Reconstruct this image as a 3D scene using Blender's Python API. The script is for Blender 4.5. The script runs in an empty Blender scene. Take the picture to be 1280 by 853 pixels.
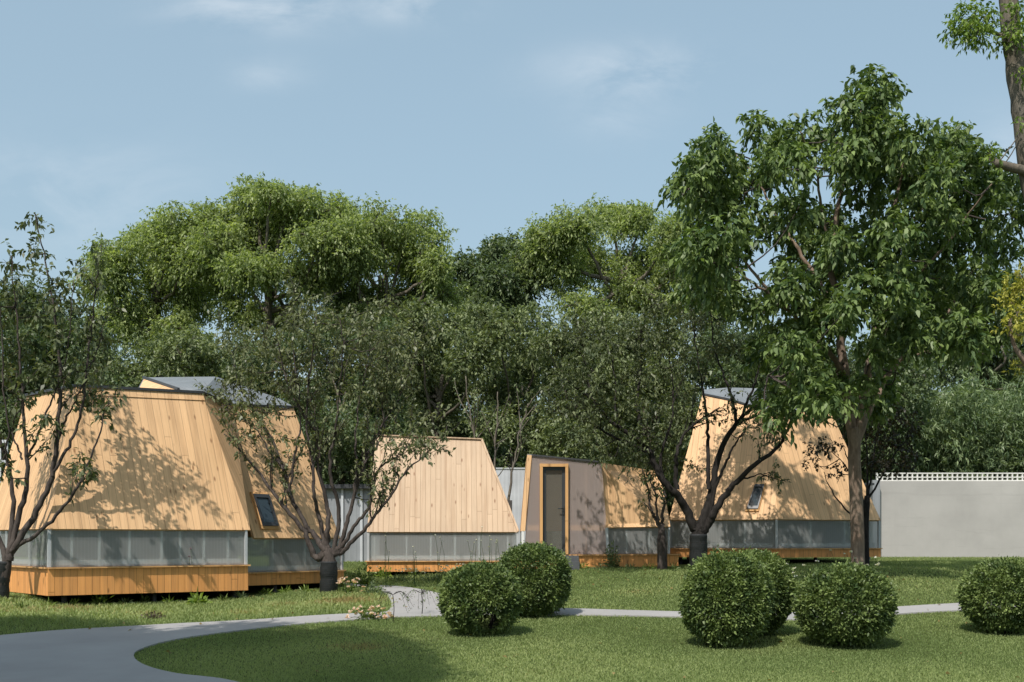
import bpy, bmesh, math, random
import numpy as np
from mathutils import Vector

random.seed(7)
rng = np.random.default_rng(11)
scene = bpy.context.scene
col = scene.collection
R = math.radians
FPX, CX, HY, EYE = 1500.0, 640.0, 675.0, 1.6      # focal length in photo pixels, centre column, eye-level row, eye height


def at(px, py, Y):
    return Vector(((px - CX) / FPX * Y, Y, EYE - (py - HY) / FPX * Y))


# ------------------------------------------------------------------ ground height
_ctrl = [(-9, 4, 0.0), (0, 4, 0.0), (9, 4, 0.0), (-7, 13, 0.03), (0, 13, 0.0), (7, 13, 0.0), (-14, 24, .5), (14, 26, .85), (13, 18, .3),
         (-14, 14, .05), (-10, 40, 1.0), (0, 36, 1.02), (10, 50, 1.08), (-25, 60, 1.1), (25, 60, 1.1), (0, 80, 1.1), (-40, 30, .8), (40, 30, 1.0)]
for px, py, Y in [(52, 758, 21.3), (311, 748, 23.7), (3, 749, 21.3), (411, 739, 24.2), (540, 719, 28.6), (735, 709.5, 28.8), (880, 713, 27.8),
                  (1072, 713, 26), (599, 793, 17.3), (665, 769, 19.8), (922, 807, 16.2), (1055, 807, 16.2), (1255, 791, 17.5),
                  (1150, 697, 39.5), (1300, 697, 39.5), (950, 706, 30), (640, 712, 29.5), (425, 735, 26.6)]:
    p = at(px, py, Y)
    _ctrl.append((p.x, p.y, p.z))
_c = np.array(_ctrl, float)
_K = np.sqrt(((_c[:, None, :2] - _c[None, :, :2]) ** 2).sum(-1) + .6)
_A = np.zeros((len(_c) + 1, len(_c) + 1))
_A[:-1, :-1] = _K + np.eye(len(_c)) * -.02
_A[-1, :-1] = 1
_A[:-1, -1] = 1
_w = np.linalg.solve(_A, np.append(_c[:, 2], 0))


def ghs(xy):
    xy = np.asarray(xy, float)
    out = np.empty(len(xy))
    for i in range(0, len(xy), 20000):
        b = xy[i:i + 20000]
        k = np.sqrt(((b[:, None, :] - _c[None, :, :2]) ** 2).sum(-1) + .6)
        out[i:i + 20000] = k @ _w[:-1] + _w[-1]
    return np.clip(out, -.05, 1.15)


def gh(x, y):
    return float(ghs([(x, y)])[0])


def ground_at(px, py):
    """Where the sight line through a photo pixel meets the ground."""
    lo, hi = 3.0, 80.0
    f = lambda Y: at(px, py, Y).z - gh((px - CX) / FPX * Y, Y)
    for _ in range(40):
        m = (lo + hi) / 2
        if f(m) > 0:
            lo = m
        else:
            hi = m
    return at(px, py, lo)


# ------------------------------------------------------------------ object helpers
def tag(o, label=None, cat=None, group=None, kind=None):
    for k, v in (('label', label), ('category', cat), ('group', group), ('kind', kind)):
        if v:
            o[k] = v
    return o


def empty(name, loc):
    o = bpy.data.objects.new(name, None)
    col.objects.link(o)
    o.location = loc
    o.empty_display_size = .2
    return o


def link(name, me, mat, parent=None):
    o = bpy.data.objects.new(name, me)
    col.objects.link(o)
    if mat is not None and not me.materials:
        me.materials.append(mat)
    if parent is not None:
        o.parent = parent
        o.location = -Vector(parent_world(parent))
    return o


def parent_world(p):
    v = Vector(p.location)
    while p.parent:
        p = p.parent
        v += Vector(p.location)
    return v


class MB:
    """Collects shapes (world coordinates) that become one mesh object."""
    def __init__(self):
        self.v, self.f, self.uv, self.sm = [], [], [], []

    def face(self, pts, uv=None):
        n = len(self.v)
        self.v += [tuple(p) for p in pts]
        self.f.append(tuple(range(n, n + len(pts))))
        self.uv += uv if uv else plank_uv(pts)
        self.sm.append(False)

    def slab(self, pts, th):
        """A flat polygon with thickness th going to its back side."""
        pts = [Vector(p) for p in pts]
        n = poly_n(pts)
        back = [p - n * th for p in pts]
        self.face(pts)
        self.face(list(reversed(back)))
        for i in range(len(pts)):
            j = (i + 1) % len(pts)
            self.face([pts[j], pts[i], back[i], back[j]])

    def box(self, c, s, rz=0.0):
        c = Vector(c)
        ux, uy = Vector((math.cos(rz), math.sin(rz), 0)), Vector((-math.sin(rz), math.cos(rz), 0))
        ax, ay, az = ux * s[0] / 2, uy * s[1] / 2, Vector((0, 0, s[2] / 2))
        q = lambda i, j, k: c + ax * i + ay * j + az * k
        for F in (((-1, -1, -1), (1, -1, -1), (1, -1, 1), (-1, -1, 1)), ((1, -1, -1), (1, 1, -1), (1, 1, 1), (1, -1, 1)),
                  ((1, 1, -1), (-1, 1, -1), (-1, 1, 1), (1, 1, 1)), ((-1, 1, -1), (-1, -1, -1), (-1, -1, 1), (-1, 1, 1)),
                  ((-1, -1, 1), (1, -1, 1), (1, 1, 1), (-1, 1, 1)), ((-1, 1, -1), (1, 1, -1), (1, -1, -1), (-1, -1, -1))):
            self.face([q(*t) for t in F])

    def bar(self, a, b, w, d, up=(0, 0, 1)):
        """A rectangular bar from a to b: w across, d along up x axis."""
        a, b = Vector(a), Vector(b)
        t = (b - a).normalized()
        s = t.cross(Vector(up))
        if s.length < 1e-4:
            s = t.cross(Vector((1, 0, 0)))
        s.normalize()
        n = s.cross(t)
        r = [s * w / 2 + n * d / 2, s * -w / 2 + n * d / 2, s * -w / 2 - n * d / 2, s * w / 2 - n * d / 2]
        A, B = [a + k for k in r], [b + k for k in r]
        for i in range(4):
            j = (i + 1) % 4
            self.face([A[j], A[i], B[i], B[j]][::-1])
        self.face(A)
        self.face(B[::-1])

    def tube(self, pts, radii, n=7, cap=True, flare=None):
        pts = [Vector(p) for p in pts]
        if len(pts) < 2:
            return
        base = len(self.v)
        ref = Vector((0.3, 1, 0.12)).normalized()
        for i, p in enumerate(pts):
            t = (pts[min(i + 1, len(pts) - 1)] - pts[max(i - 1, 0)])
            if t.length < 1e-6:
                t = Vector((0, 0, 1))
            t.normalize()
            s = t.cross(ref)
            if s.length < .05:
                s = t.cross(Vector((1, 0, 0)))
            s.normalize()
            u = s.cross(t)
            for k in range(n):
                a = 2 * math.pi * k / n
                self.v.append(tuple(p + (s * math.cos(a) + u * math.sin(a)) * radii[i]))
        for i in range(len(pts) - 1):
            for k in range(n):
                k2 = (k + 1) % n
                self.f.append((base + i * n + k, base + i * n + k2, base + (i + 1) * n + k2, base + (i + 1) * n + k))
                self.uv += [(k / n, i), (k2 / n if k2 else 1, i), (k2 / n if k2 else 1, i + 1), (k / n, i + 1)]
                self.sm.append(True)
        if cap:
            self.f.append(tuple(base + (len(pts) - 1) * n + k for k in range(n)))
            self.uv += [(0, 0)] * n
            self.sm.append(True)

    def build(self, name, mat, parent=None):
        me = bpy.data.meshes.new(name)
        me.from_pydata(self.v, [], self.f)
        uvl = me.uv_layers.new(name='UVMap')
        uvl.data.foreach_set('uv', np.array(self.uv, dtype=np.float32).ravel())
        me.polygons.foreach_set('use_smooth', np.array(self.sm, dtype=bool))
        me.update()
        return link(name, me, mat, parent)


def poly_n(pts):
    n = Vector((0, 0, 0))
    for i in range(len(pts)):
        a, b = Vector(pts[i]), Vector(pts[(i + 1) % len(pts)])
        n += Vector(((a.y - b.y) * (a.z + b.z), (a.z - b.z) * (a.x + b.x), (a.x - b.x) * (a.y + b.y)))
    return n.normalized() if n.length > 1e-9 else Vector((0, 0, 1))


def plank_uv(pts):
    """Metres: u runs along the level direction of the face, v up its slope."""
    n = poly_n([Vector(p) for p in pts])
    u = Vector((0, 0, 1)).cross(n)
    u = u.normalized() if u.length > .05 else Vector((1, 0, 0))
    v = n.cross(u)
    return [(Vector(p).dot(u), Vector(p).dot(v)) for p in pts]


def ray_plane(px, py, a, b, c):
    a, b, c = Vector(a), Vector(b), Vector(c)
    n = (b - a).cross(c - a)
    o = Vector((0, 0, EYE))
    d = at(px, py, 1.0) - o
    return o + d * (n.dot(a - o) / n.dot(d))


# ------------------------------------------------------------------ materials
def nmat(name):
    m = bpy.data.materials.new(name)
    m.use_nodes = True
    nt = m.node_tree
    b = nt.nodes['Principled BSDF']
    return m, nt, b, nt.nodes['Material Output']


class G:
    """Small helper that adds and wires nodes."""
    def __init__(self, nt):
        self.nt = nt

    def n(self, typ, ins=None, **props):
        nd = self.nt.nodes.new(typ)
        for k, v in props.items():
            setattr(nd, k, v)
        for k, v in (ins or {}).items():
            s = nd.inputs[k]
            if hasattr(v, 'is_linked') or isinstance(v, bpy.types.NodeSocket):
                self.nt.links.new(v, s)
            else:
                s.default_value = v
        return nd

    def math(self, op, a, b=0.0, c=0.0, clamp=False):
        return self.n('ShaderNodeMath', {0: a, 1: b, 2: c}, operation=op, use_clamp=clamp).outputs[0]

    def mix(self, f, a, b, blend='MIX'):
        nd = self.n('ShaderNodeMix', data_type='RGBA', blend_type=blend)
        for s, v in ((nd.inputs[0], f), (nd.inputs[6], a), (nd.inputs[7], b)):
            if isinstance(v, bpy.types.NodeSocket):
                self.nt.links.new(v, s)
            else:
                s.default_value = (*v, 1) if isinstance(v, tuple) and len(v) == 3 else v
        return nd.outputs[2]

    def ramp(self, f, stops):
        nd = self.n('ShaderNodeValToRGB', {0: f})
        el = nd.color_ramp.elements
        while len(el) < len(stops):
            el.new(.5)
        for e, (p, c) in zip(el, stops):
            e.position = p
            e.color = (*c, 1) if len(c) == 3 else c
        return nd.outputs[0]

    def noise(self, vec, scale, detail=4, rough=.55, out=0, dist=0.0):
        ins = {'Scale': scale, 'Detail': detail, 'Roughness': rough, 'Distortion': dist}
        if vec is not None:
            ins['Vector'] = vec
        return self.n('ShaderNodeTexNoise', ins).outputs[out]

    def bump(self, h, strength, dist, normal=None):
        ins = {'Height': h, 'Strength': strength, 'Distance': dist}
        if normal is not None:
            ins['Normal'] = normal
        return self.n('ShaderNodeBump', ins).outputs[0]


def wood_mat(name, c_lo, c_hi, plank, groove=.05, rough=.62):
    m, nt, b, out = nmat(name)
    g = G(nt)
    uv = g.n('ShaderNodeUVMap', uv_map='UVMap').outputs[0]
    sp = g.n('ShaderNodeSeparateXYZ', {0: uv})
    u, v = sp.outputs[0], sp.outputs[1]
    s = g.math('DIVIDE', u, plank)
    idx = g.math('FLOOR', s)
    fr = g.math('FRACT', s)
    rnd = g.n('ShaderNodeTexWhiteNoise', {'W': idx}, noise_dimensions='1D').outputs[0]
    # boards are about 2.4 m long with staggered ends
    vv = g.math('ADD', g.math('DIVIDE', v, 4.6), g.math('MULTIPLY', rnd, 7.3))
    vid = g.math('FLOOR', vv)
    rnd2 = g.n('ShaderNodeTexWhiteNoise', {'Vector': g.n('ShaderNodeCombineXYZ', {0: idx, 1: vid}).outputs[0]}, noise_dimensions='2D').outputs[0]
    gv = g.n('ShaderNodeCombineXYZ', {0: g.math('MULTIPLY', u, 42.0), 1: g.math('MULTIPLY', v, 1.6), 2: g.math('MULTIPLY', rnd2, 40)}).outputs[0]
    grain = g.noise(gv, 1.0, 5, .6, dist=.6)
    blot = g.noise(g.n('ShaderNodeCombineXYZ', {0: u, 1: v, 2: 3.0}).outputs[0], .9, 3)
    c = g.mix(g.math('MULTIPLY', grain, 1.0), c_lo, c_hi)
    tone = g.math('ADD', g.math('MULTIPLY', rnd2, .15), .90)
    tone = g.math('ADD', tone, g.math('MULTIPLY', g.math('SUBTRACT', blot, .5), .25))
    c = g.mix(1.0, c, g.n('ShaderNodeCombineColor', {0: tone, 1: tone, 2: tone}).outputs[0], 'MULTIPLY')
    # knots
    kv = g.n('ShaderNodeCombineXYZ', {0: g.math('DIVIDE', u, plank), 1: g.math('MULTIPLY', v, 2.6), 2: 0.0}).outputs[0]
    vor = g.n('ShaderNodeTexVoronoi', {'Vector': kv, 'Scale': .8, 'Randomness': 1.0}, feature='F1').outputs[0]
    knot = g.ramp(vor, [(0.06, (1, 1, 1)), (.16, (0, 0, 0))])
    c = g.mix(g.math('MULTIPLY', knot, .75), c, (.16, .065, .022))
    # rain streaks and dirt
    st = g.noise(g.n('ShaderNodeCombineXYZ', {0: g.math('MULTIPLY', u, 9.0), 1: g.math('MULTIPLY', v, .35), 2: 9.0}).outputs[0], 1.0, 4, .6)
    c = g.mix(g.ramp(st, [(.48, (0, 0, 0)), (.74, (.5, .5, .5))]), c, (.27, .145, .07))
    edge = g.math('MINIMUM', fr, g.math('SUBTRACT', 1.0, fr))
    gr = g.ramp(edge, [(0.0, (1, 1, 1)), (groove, (0, 0, 0))])
    vfr = g.math('FRACT', vv)
    end = g.ramp(g.math('MINIMUM', vfr, g.math('SUBTRACT', 1.0, vfr)), [(0.0, (1, 1, 1)), (.0012, (0, 0, 0))])
    joint = g.math('MAXIMUM', gr, g.math('MULTIPLY', end, .6))
    c = g.mix(g.math('MULTIPLY', joint, .5), c, (.10, .045, .016))
    nt.links.new(c, b.inputs['Base Color'])
    h = g.math('SUBTRACT', g.math('MULTIPLY', grain, .12), joint)
    nt.links.new(g.bump(h, .7, .006), b.inputs['Normal'])
    b.inputs['Roughness'].default_value = rough
    b.inputs['Specular IOR Level'].default_value = .3
    return m


def plain(name, c, rough=.6, metal=0.0, var=.15, scale=6.0, bump=.0, spec=.5):
    m, nt, b, out = nmat(name)
    g = G(nt)
    co = g.n('ShaderNodeTexCoord').outputs['Object']
    nz = g.noise(co, scale, 5, .6)
    k = lambda s: tuple(min(1, x * s) for x in c)
    nt.links.new(g.ramp(nz, [(.3, k(1 - var)), (.7, k(1 + var))]), b.inputs['Base Color'])
    b.inputs['Roughness'].default_value = rough
    b.inputs['Metallic'].default_value = metal
    b.inputs['Specular IOR Level'].default_value = spec
    if bump:
        nt.links.new(g.bump(g.noise(co, scale * 6, 5, .6), bump, .02), b.inputs['Normal'])
    return m


def poly_mat(name, clear, tint, rib=.016, ribs=.06):
    """Twin-wall polycarbonate: a milky sheet with fine vertical ribs that lets part of the view through."""
    m, nt, b, out = nmat(name)
    g = G(nt)
    uv = g.n('ShaderNodeUVMap', uv_map='UVMap').outputs[0]
    sp = g.n('ShaderNodeSeparateXYZ', {0: uv})
    fr = g.math('FRACT', g.math('DIVIDE', sp.outputs[0], rib * 4))
    ribv = g.ramp(g.math('ABSOLUTE', g.math('SUBTRACT', fr, .5)), [(0, (0, 0, 0)), (.38, (0, 0, 0)), (.5, (1, 1, 1))])
    nz = g.noise(g.n('ShaderNodeCombineXYZ', {0: sp.outputs[0], 1: g.math('MULTIPLY', sp.outputs[1], .7), 2: 0.0}).outputs[0], 1.3, 3)
    b.inputs['Base Color'].default_value = (*tint, 1)
    b.inputs['Roughness'].default_value = .22
    b.inputs['Specular IOR Level'].default_value = .5
    tl = g.n('ShaderNodeBsdfTranslucent', {'Color': (*tint, 1)}).outputs[0]
    body = g.n('ShaderNodeMixShader', {0: .45, 1: b.outputs[0], 2: tl}).outputs[0]
    tr = g.n('ShaderNodeBsdfTransparent', {'Color': (.92, .95, .96, 1)}).outputs[0]
    f = g.math('SUBTRACT', clear, g.math('MULTIPLY', ribv, ribs))
    f = g.math('ADD', f, g.math('MULTIPLY', g.math('SUBTRACT', nz, .5), .14), clamp=True)
    nt.links.new(g.n('ShaderNodeMixShader', {0: f, 1: body, 2: tr}).outputs[0], out.inputs[0])
    return m


def leaf_mat(name, c_dark, c_light, rough=.42, trans=.28, spec=.3, straw=None):
    m, nt, b, out = nmat(name)
    g = G(nt)
    t = g.n('ShaderNodeAttribute', attribute_name='tint').outputs['Fac']
    c = g.mix(t, c_dark, c_light)
    if straw:
        c = g.mix(g.ramp(t, [(.86, (0, 0, 0)), (.97, (1, 1, 1))]), c, straw)
    nt.links.new(c, b.inputs['Base Color'])
    b.inputs['Roughness'].default_value = rough
    b.inputs['Specular IOR Level'].default_value = spec
    tc = g.mix(1.0, c, (1.25, 1.35, .55), 'MULTIPLY')
    tl = g.n('ShaderNodeBsdfTranslucent', {'Color': tc}).outputs[0]
    nt.links.new(g.n('ShaderNodeMixShader', {0: trans, 1: b.outputs[0], 2: tl}).outputs[0], out.inputs[0])
    return m


def bark_mat(name, c1, c2):
    m, nt, b, out = nmat(name)
    g = G(nt)
    co = g.n('ShaderNodeTexCoord').outputs['Object']
    mp = g.n('ShaderNodeMapping', {'Vector': co, 'Scale': (1, 1, .28)}).outputs[0]
    nz = g.noise(mp, 14, 6, .65, dist=.4)
    big = g.noise(co, 1.6, 3)
    c = g.ramp(nz, [(.32, c1), (.68, c2)])
    c = g.mix(g.ramp(big, [(.5, (0, 0, 0)), (.75, (.3, .3, .3))]), c, tuple(min(.2, x * 1.7 + .01) for x in c2))
    nt.links.new(c, b.inputs['Base Color'])
    nt.links.new(g.bump(nz, .8, .03), b.inputs['Normal'])
    b.inputs['Roughness'].default_value = .85
    b.inputs['Specular IOR Level'].default_value = .2
    return m


W_LARCH = wood_mat('larch_boards', (.58, .342, .168), (.85, .56, .305), .142)
W_PALE = wood_mat('pale_larch_boards', (.45, .318, .205), (.61, .458, .312), .125)
W_SKIRT = wood_mat('larch_skirt_boards', (.68, .285, .085), (.90, .435, .145), .135)
W_TRIM = wood_mat('larch_trim', (.56, .30, .12), (.74, .44, .19), .9)
W_IN = plain('inner_plywood', (.50, .30, .19), .7, var=.05, scale=1.5)
POLY = poly_mat('polycarbonate_band', .57, (.60, .61, .59))
POLY2 = poly_mat('polycarbonate_porch', .54, (.66, .56, .52), ribs=.02)
ALU = plain('pale_aluminium', (.46, .48, .49), .4, .0, var=.06)
MULL = plain('inner_mullion_white', (.72, .72, .70), .5, var=.05)
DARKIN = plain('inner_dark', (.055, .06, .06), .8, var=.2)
DFRAME = plain('dark_frame', (.035, .038, .042), .4, var=.1)
ZINC = None
FLASH = plain('dark_flashing', (.06, .062, .066), .45, .3, var=.1)
STEEL = plain('dark_stilt', (.04, .04, .042), .6)
STEP = plain('slate_step', (.075, .08, .085), .7, bump=.2)
WRAP = None


def ribbed(name, c, axis_scale, rough, strength, metal=0.0):
    m, nt, b, out = nmat(name)
    g = G(nt)
    uv = g.n('ShaderNodeUVMap', uv_map='UVMap').outputs[0]
    sp = g.n('ShaderNodeSeparateXYZ', {0: uv})
    fr = g.math('FRACT', g.math('MULTIPLY', sp.outputs[0], axis_scale))
    tri = g.math('ABSOLUTE', g.math('SUBTRACT', fr, .5))
    nz = g.noise(g.n('ShaderNodeTexCoord').outputs['Object'], 1.6, 5)
    k = lambda s: tuple(min(1, x * s) for x in c)
    cc = g.ramp(nz, [(.3, k(.85)), (.7, k(1.12))])
    cc = g.mix(g.ramp(tri, [(.40, (0, 0, 0)), (.5, (.35, .35, .35))]), cc, k(.5))
    nt.links.new(cc, b.inputs['Base Color'])
    nt.links.new(g.bump(tri, strength, .02), b.inputs['Normal'])
    b.inputs['Roughness'].default_value = rough
    b.inputs['Metallic'].default_value = metal
    return m


ZINC = ribbed('grey_roof_sheet', (.19, .20, .205), 12.0, .42, .25)
FENCEW = ribbed('white_fence_board', (.50, .52, .54), 8.0, .55, .5)
SHEDG = ribbed('grey_shed_panel', (.26, .275, .29), 6.0, .55, .4)


def wrap_mat():
    m, nt, b, out = nmat('black_trunk_wrap')
    g = G(nt)
    co = g.n('ShaderNodeTexCoord').outputs['Object']
    sp = g.n('ShaderNodeSeparateXYZ', {0: co})
    zz = g.math('ADD', g.math('MULTIPLY', sp.outputs[2], 24.0), g.math('MULTIPLY', g.noise(co, 5, 3), 1.4))
    fr = g.math('FRACT', zz)
    c = g.ramp(fr, [(0, (.012, .013, .014)), (.15, (.034, .037, .040)), (.9, (.024, .026, .028)), (1, (.010, .010, .011))])
    nt.links.new(c, b.inputs['Base Color'])
    nt.links.new(g.bump(fr, .8, .02), b.inputs['Normal'])
    b.inputs['Roughness'].default_value = .7
    return m


WRAP = wrap_mat()


def glass_mat(name, c, rough=.06):
    m, nt, b, out = nmat(name)
    b.inputs['Base Color'].default_value = (*c, 1)
    b.inputs['Roughness'].default_value = rough
    b.inputs['Specular IOR Level'].default_value = .45
    return m


PANE = glass_mat('skylight_glass', (.03, .045, .055))


def door_glass():
    m, nt, b, out = nmat('door_glass')
    g = G(nt)
    b.inputs['Base Color'].default_value = (.25, .24, .2, 1)
    b.inputs['Roughness'].default_value = .12
    tr = g.n('ShaderNodeBsdfTransparent', {'Color': (.8, .82, .8, 1)}).outputs[0]
    nt.links.new(g.n('ShaderNodeMixShader', {0: .62, 1: b.outputs[0], 2: tr}).outputs[0], out.inputs[0])
    return m


DGLASS = door_glass()


def concrete(name, c, scale=2.5, cracks=False, path=False):
    m, nt, b, out = nmat(name)
    g = G(nt)
    co = g.n('ShaderNodeTexCoord').outputs['Object']
    n1 = g.noise(co, scale * .35, 5, .6)
    n2 = g.noise(co, 60 if path else 30, 4, .7)
    k = lambda s: tuple(min(1, x * s) for x in c)
    cc = g.ramp(n1, [(.28, k(.86)), (.72, k(1.10))])
    cc = g.mix(g.math('MULTIPLY', n2, .3), cc, k(.62))
    if cracks:
        mp = g.n('ShaderNodeMapping', {'Vector': co, 'Scale': (.12, 1, 2.2)}).outputs[0]
        st = g.noise(mp, 2.0, 6, .7, dist=1.2)
        cc = g.mix(g.ramp(st, [(.60, (0, 0, 0)), (.625, (.32, .32, .32)), (.65, (0, 0, 0))]), cc, k(.6))
        mp2 = g.n('ShaderNodeMapping', {'Vector': co, 'Scale': (2.2, 1, .18)}).outputs[0]
        st2 = g.noise(mp2, 1.4, 5, .6)
        cc = g.mix(g.ramp(st2, [(.55, (0, 0, 0)), (.8, (.3, .3, .3))]), cc, k(.72))
    nt.links.new(cc, b.inputs['Base Color'])
    nt.links.new(g.bump(n2, .25, .01), b.inputs['Normal'])
    b.inputs['Roughness'].default_value = .85
    b.inputs['Specular IOR Level'].default_value = .25
    return m


CONC = concrete('render_wall', (.44, .425, .40), 2.0, cracks=True)
BLOCK = plain('white_block', (.66, .65, .61), .8, var=.12)
PATHM = concrete('path_concrete', (.345, .335, .325), 2.2, path=True)


def soil_mat():
    m, nt, b, out = nmat('lawn_soil')
    g = G(nt)
    co = g.n('ShaderNodeTexCoord').outputs['Object']
    n1 = g.noise(co, .55, 5, .6)
    n2 = g.noise(co, 9, 6, .7)
    n3 = g.noise(co, 70, 4, .7)
    c = g.ramp(n2, [(.3, (.055, .080, .020)), (.7, (.105, .135, .040))])
    c = g.mix(g.ramp(n1, [(.55, (0, 0, 0)), (.75, (.6, .6, .6))]), c, (.14, .125, .05))
    c = g.mix(g.math('MULTIPLY', n3, .5), c, (.03, .045, .012))
    nt.links.new(c, b.inputs['Base Color'])
    nt.links.new(g.bump(n3, .8, .03), b.inputs['Normal'])
    b.inputs['Roughness'].default_value = .95
    b.inputs['Specular IOR Level'].default_value = .1
    return m


SOIL = soil_mat()
BARK_CHERRY = bark_mat('cherry_bark', (.030, .024, .021), (.095, .078, .068))
BARK_DARK = bark_mat('dark_bark', (.011, .010, .009), (.034, .029, .026))
BARK_TAN = bark_mat('tan_bark', (.13, .09, .065), (.29, .215, .16))
BARK_GREY = bark_mat('grey_bark', (.08, .07, .055), (.20, .17, .13))
L_CHERRY = leaf_mat('cherry_leaf', (0.093, 0.112, 0.056), (0.223, 0.242, 0.124))
L_CHERRY_D = leaf_mat('dark_cherry_leaf', (0.064, 0.086, 0.040), (0.163, 0.188, 0.092))
L_BIG = leaf_mat('glossy_leaf', (.050, .092, .032), (.225, .300, .095), rough=.46, spec=.32)
L_WILLOW = leaf_mat('willow_leaf', (.135, .182, .074), (.425, .490, .205), trans=.45)
L_EVER = leaf_mat('evergreen_leaf', (0.063, 0.099, 0.050), (0.185, 0.234, 0.109))
L_MID = leaf_mat('thicket_leaf', (0.098, 0.132, 0.064), (0.267, 0.309, 0.143))
L_BAMBOO = leaf_mat('bamboo_leaf', (0.087, 0.140, 0.066), (0.277, 0.346, 0.174))
L_GOLD = leaf_mat('golden_leaf', (.25, .24, .035), (.50, .48, .10))
L_BUSH = leaf_mat('boxwood_leaf', (0.051, 0.087, 0.028), (0.220, 0.284, 0.089), rough=.45, spec=.3, trans=.2)
L_FRESH = leaf_mat('fresh_leaf', (0.112, 0.188, 0.037), (0.275, 0.362, 0.075))
L_MAPLE_SHADED = leaf_mat('shaded_maple_leaf', (.022, .020, .014), (.05, .045, .022))  # near-black leaf colour stands in for the shade over the maple
L_PLANT = leaf_mat('garden_plant_leaf', (.05, .085, .02), (.17, .23, .06))
L_HEATH = leaf_mat('heather_leaf', (.07, .05, .045), (.17, .12, .10))
PETAL_W = leaf_mat('white_petal', (.6, .58, .55), (.85, .83, .8), trans=.3)
PETAL_P = leaf_mat('peach_petal', (.62, .40, .32), (.86, .70, .58), trans=.3)
PETAL_V = leaf_mat('mauve_petal', (.30, .17, .28), (.52, .36, .48), trans=.3)
BLADE = leaf_mat('grass_blade', (0.177, 0.244, 0.086), (0.417, 0.465, 0.195), rough=.55, spec=.2, trans=.35, straw=(.34, .27, .12))


# ------------------------------------------------------------------ leaves (numpy)
def norm(a):
    return a / np.maximum(np.linalg.norm(a, axis=1, keepdims=True), 1e-9)


def leaf_object(name, P, D, L, mat, parent=None, ratio=.45, oval=False, upbias=.9, tint=None):
    """One mesh of many small leaves: P bases, D axis directions, L lengths."""
    n = len(P)
    D = norm(D)
    N = rng.normal(size=(n, 3)) * .55 + np.array([0, 0, upbias])
    S = norm(np.cross(D, N))
    U = np.cross(S, D)
    L = np.asarray(L).reshape(-1, 1) * np.ones((n, 1))
    W = L * ratio * rng.uniform(.8, 1.2, (n, 1))
    if tint is None:
        tint = rng.random(n)
    fold = U * W * .22
    sag = np.array([0, 0, -1.0]) * L * .10
    if oval:
        V = np.stack([P, P + D * L * .28 + S * W * .46 + fold, P + D * L * .62 + S * W * .38 + fold + sag * .4, P + D * L + sag,
                      P + D * L * .62 - S * W * .38 + fold + sag * .4, P + D * L * .28 - S * W * .46 + fold], 1)
        k = 6
    else:
        V = np.stack([P, P + D * L * .45 + S * W * .5 + fold, P + D * L + sag, P + D * L * .45 - S * W * .5 + fold], 1)
        k = 4
    V = V.reshape(-1, 3)
    if parent is not None:
        pass
    me = bpy.data.meshes.new(name)
    me.vertices.add(n * k)
    me.vertices.foreach_set('co', V.astype(np.float32).ravel())
    me.loops.add(n * k)
    me.loops.foreach_set('vertex_index', np.arange(n * k, dtype=np.int32))
    me.polygons.add(n)
    me.polygons.foreach_set('loop_start', np.arange(0, n * k, k, dtype=np.int32))
    me.polygons.foreach_set('use_smooth', np.ones(n, dtype=bool))
    a = me.attributes.new('tint', 'FLOAT', 'POINT')
    a.data.foreach_set('value', np.repeat(tint, k).astype(np.float32))
    me.update(calc_edges=True)
    return link(name, me, mat, parent)


def rand_dirs(n):
    return norm(rng.normal(size=(n, 3)))


def sprays(O, A, k, length, leaf, spread=.9, droop=.5):
    """k leaves along each short spray starting at O with axis A. Returns P, D, L, tint."""
    n = len(O)
    A = norm(A)
    t = (np.arange(k) + .5) / k
    ln = length * rng.uniform(.6, 1.3, (n, 1, 1))
    P = O[:, None, :] + A[:, None, :] * t[None, :, None] * ln
    P[:, :, 2] -= (t[None, :] ** 2) * ln[:, :, 0] * droop * .5
    D = A[:, None, :] * .55 + rng.normal(size=(n, k, 3)) * spread * .6
    D[:, :, 2] -= droop * .8
    L = leaf * rng.uniform(.65, 1.2, (n, k))
    base = np.clip(rng.normal(.45, .25, (n, 1)), 0, 1)
    tint = np.clip(base + rng.normal(0, .16, (n, k)), 0, 1)
    return P.reshape(-1, 3), D.reshape(-1, 3), L.ravel(), tint.ravel()


def clump_sprays(clumps, density, k, length, leaf, droop=.5, outward=.8, shell=2.4, fringe=1.12):
    """clumps: (centre, radius vector). density = sprays per square metre of clump skin."""
    PP, AA = [], []
    for c, r in clumps:
        r = np.array(r, float)
        area = 4 * math.pi * ((r[0] * r[1] + r[0] * r[2] + r[1] * r[2]) / 3)
        n = max(6, int(area * density))
        d = rand_dirs(n)
        rad = rng.random((n, 1)) ** (1 / shell) * rng.uniform(.82, fringe, (n, 1))
        PP.append(np.array(c) + d * rad * r)
        AA.append(d * outward + rng.normal(size=(n, 3)) * .5 + np.array([0, 0, .15]))
    return sprays(np.concatenate(PP), np.concatenate(AA), k, length, leaf, droop=droop)


def join_leaves(*sets):
    return [np.concatenate([s[i] for s in sets]) for i in range(4)]


def curve_pts(ctrl, n):
    """Catmull-Rom resample of a control polyline."""
    c = [Vector(p) for p in ctrl]
    if len(c) == 2:
        c = [c[0], (c[0] + c[1]) / 2, c[1]]
    out = []
    seg = len(c) - 1
    for i in range(n):
        t = i / (n - 1) * seg
        k = min(int(t), seg - 1)
        f = t - k
        p0, p1, p2, p3 = c[max(k - 1, 0)], c[k], c[k + 1], c[min(k + 2, seg)]
        out.append(.5 * ((2 * p1) + (p2 - p0) * f + (2 * p0 - 5 * p1 + 4 * p2 - p3) * f * f + (3 * p1 - p0 - 3 * p2 + p3) * f ** 3))
    return out


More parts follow.
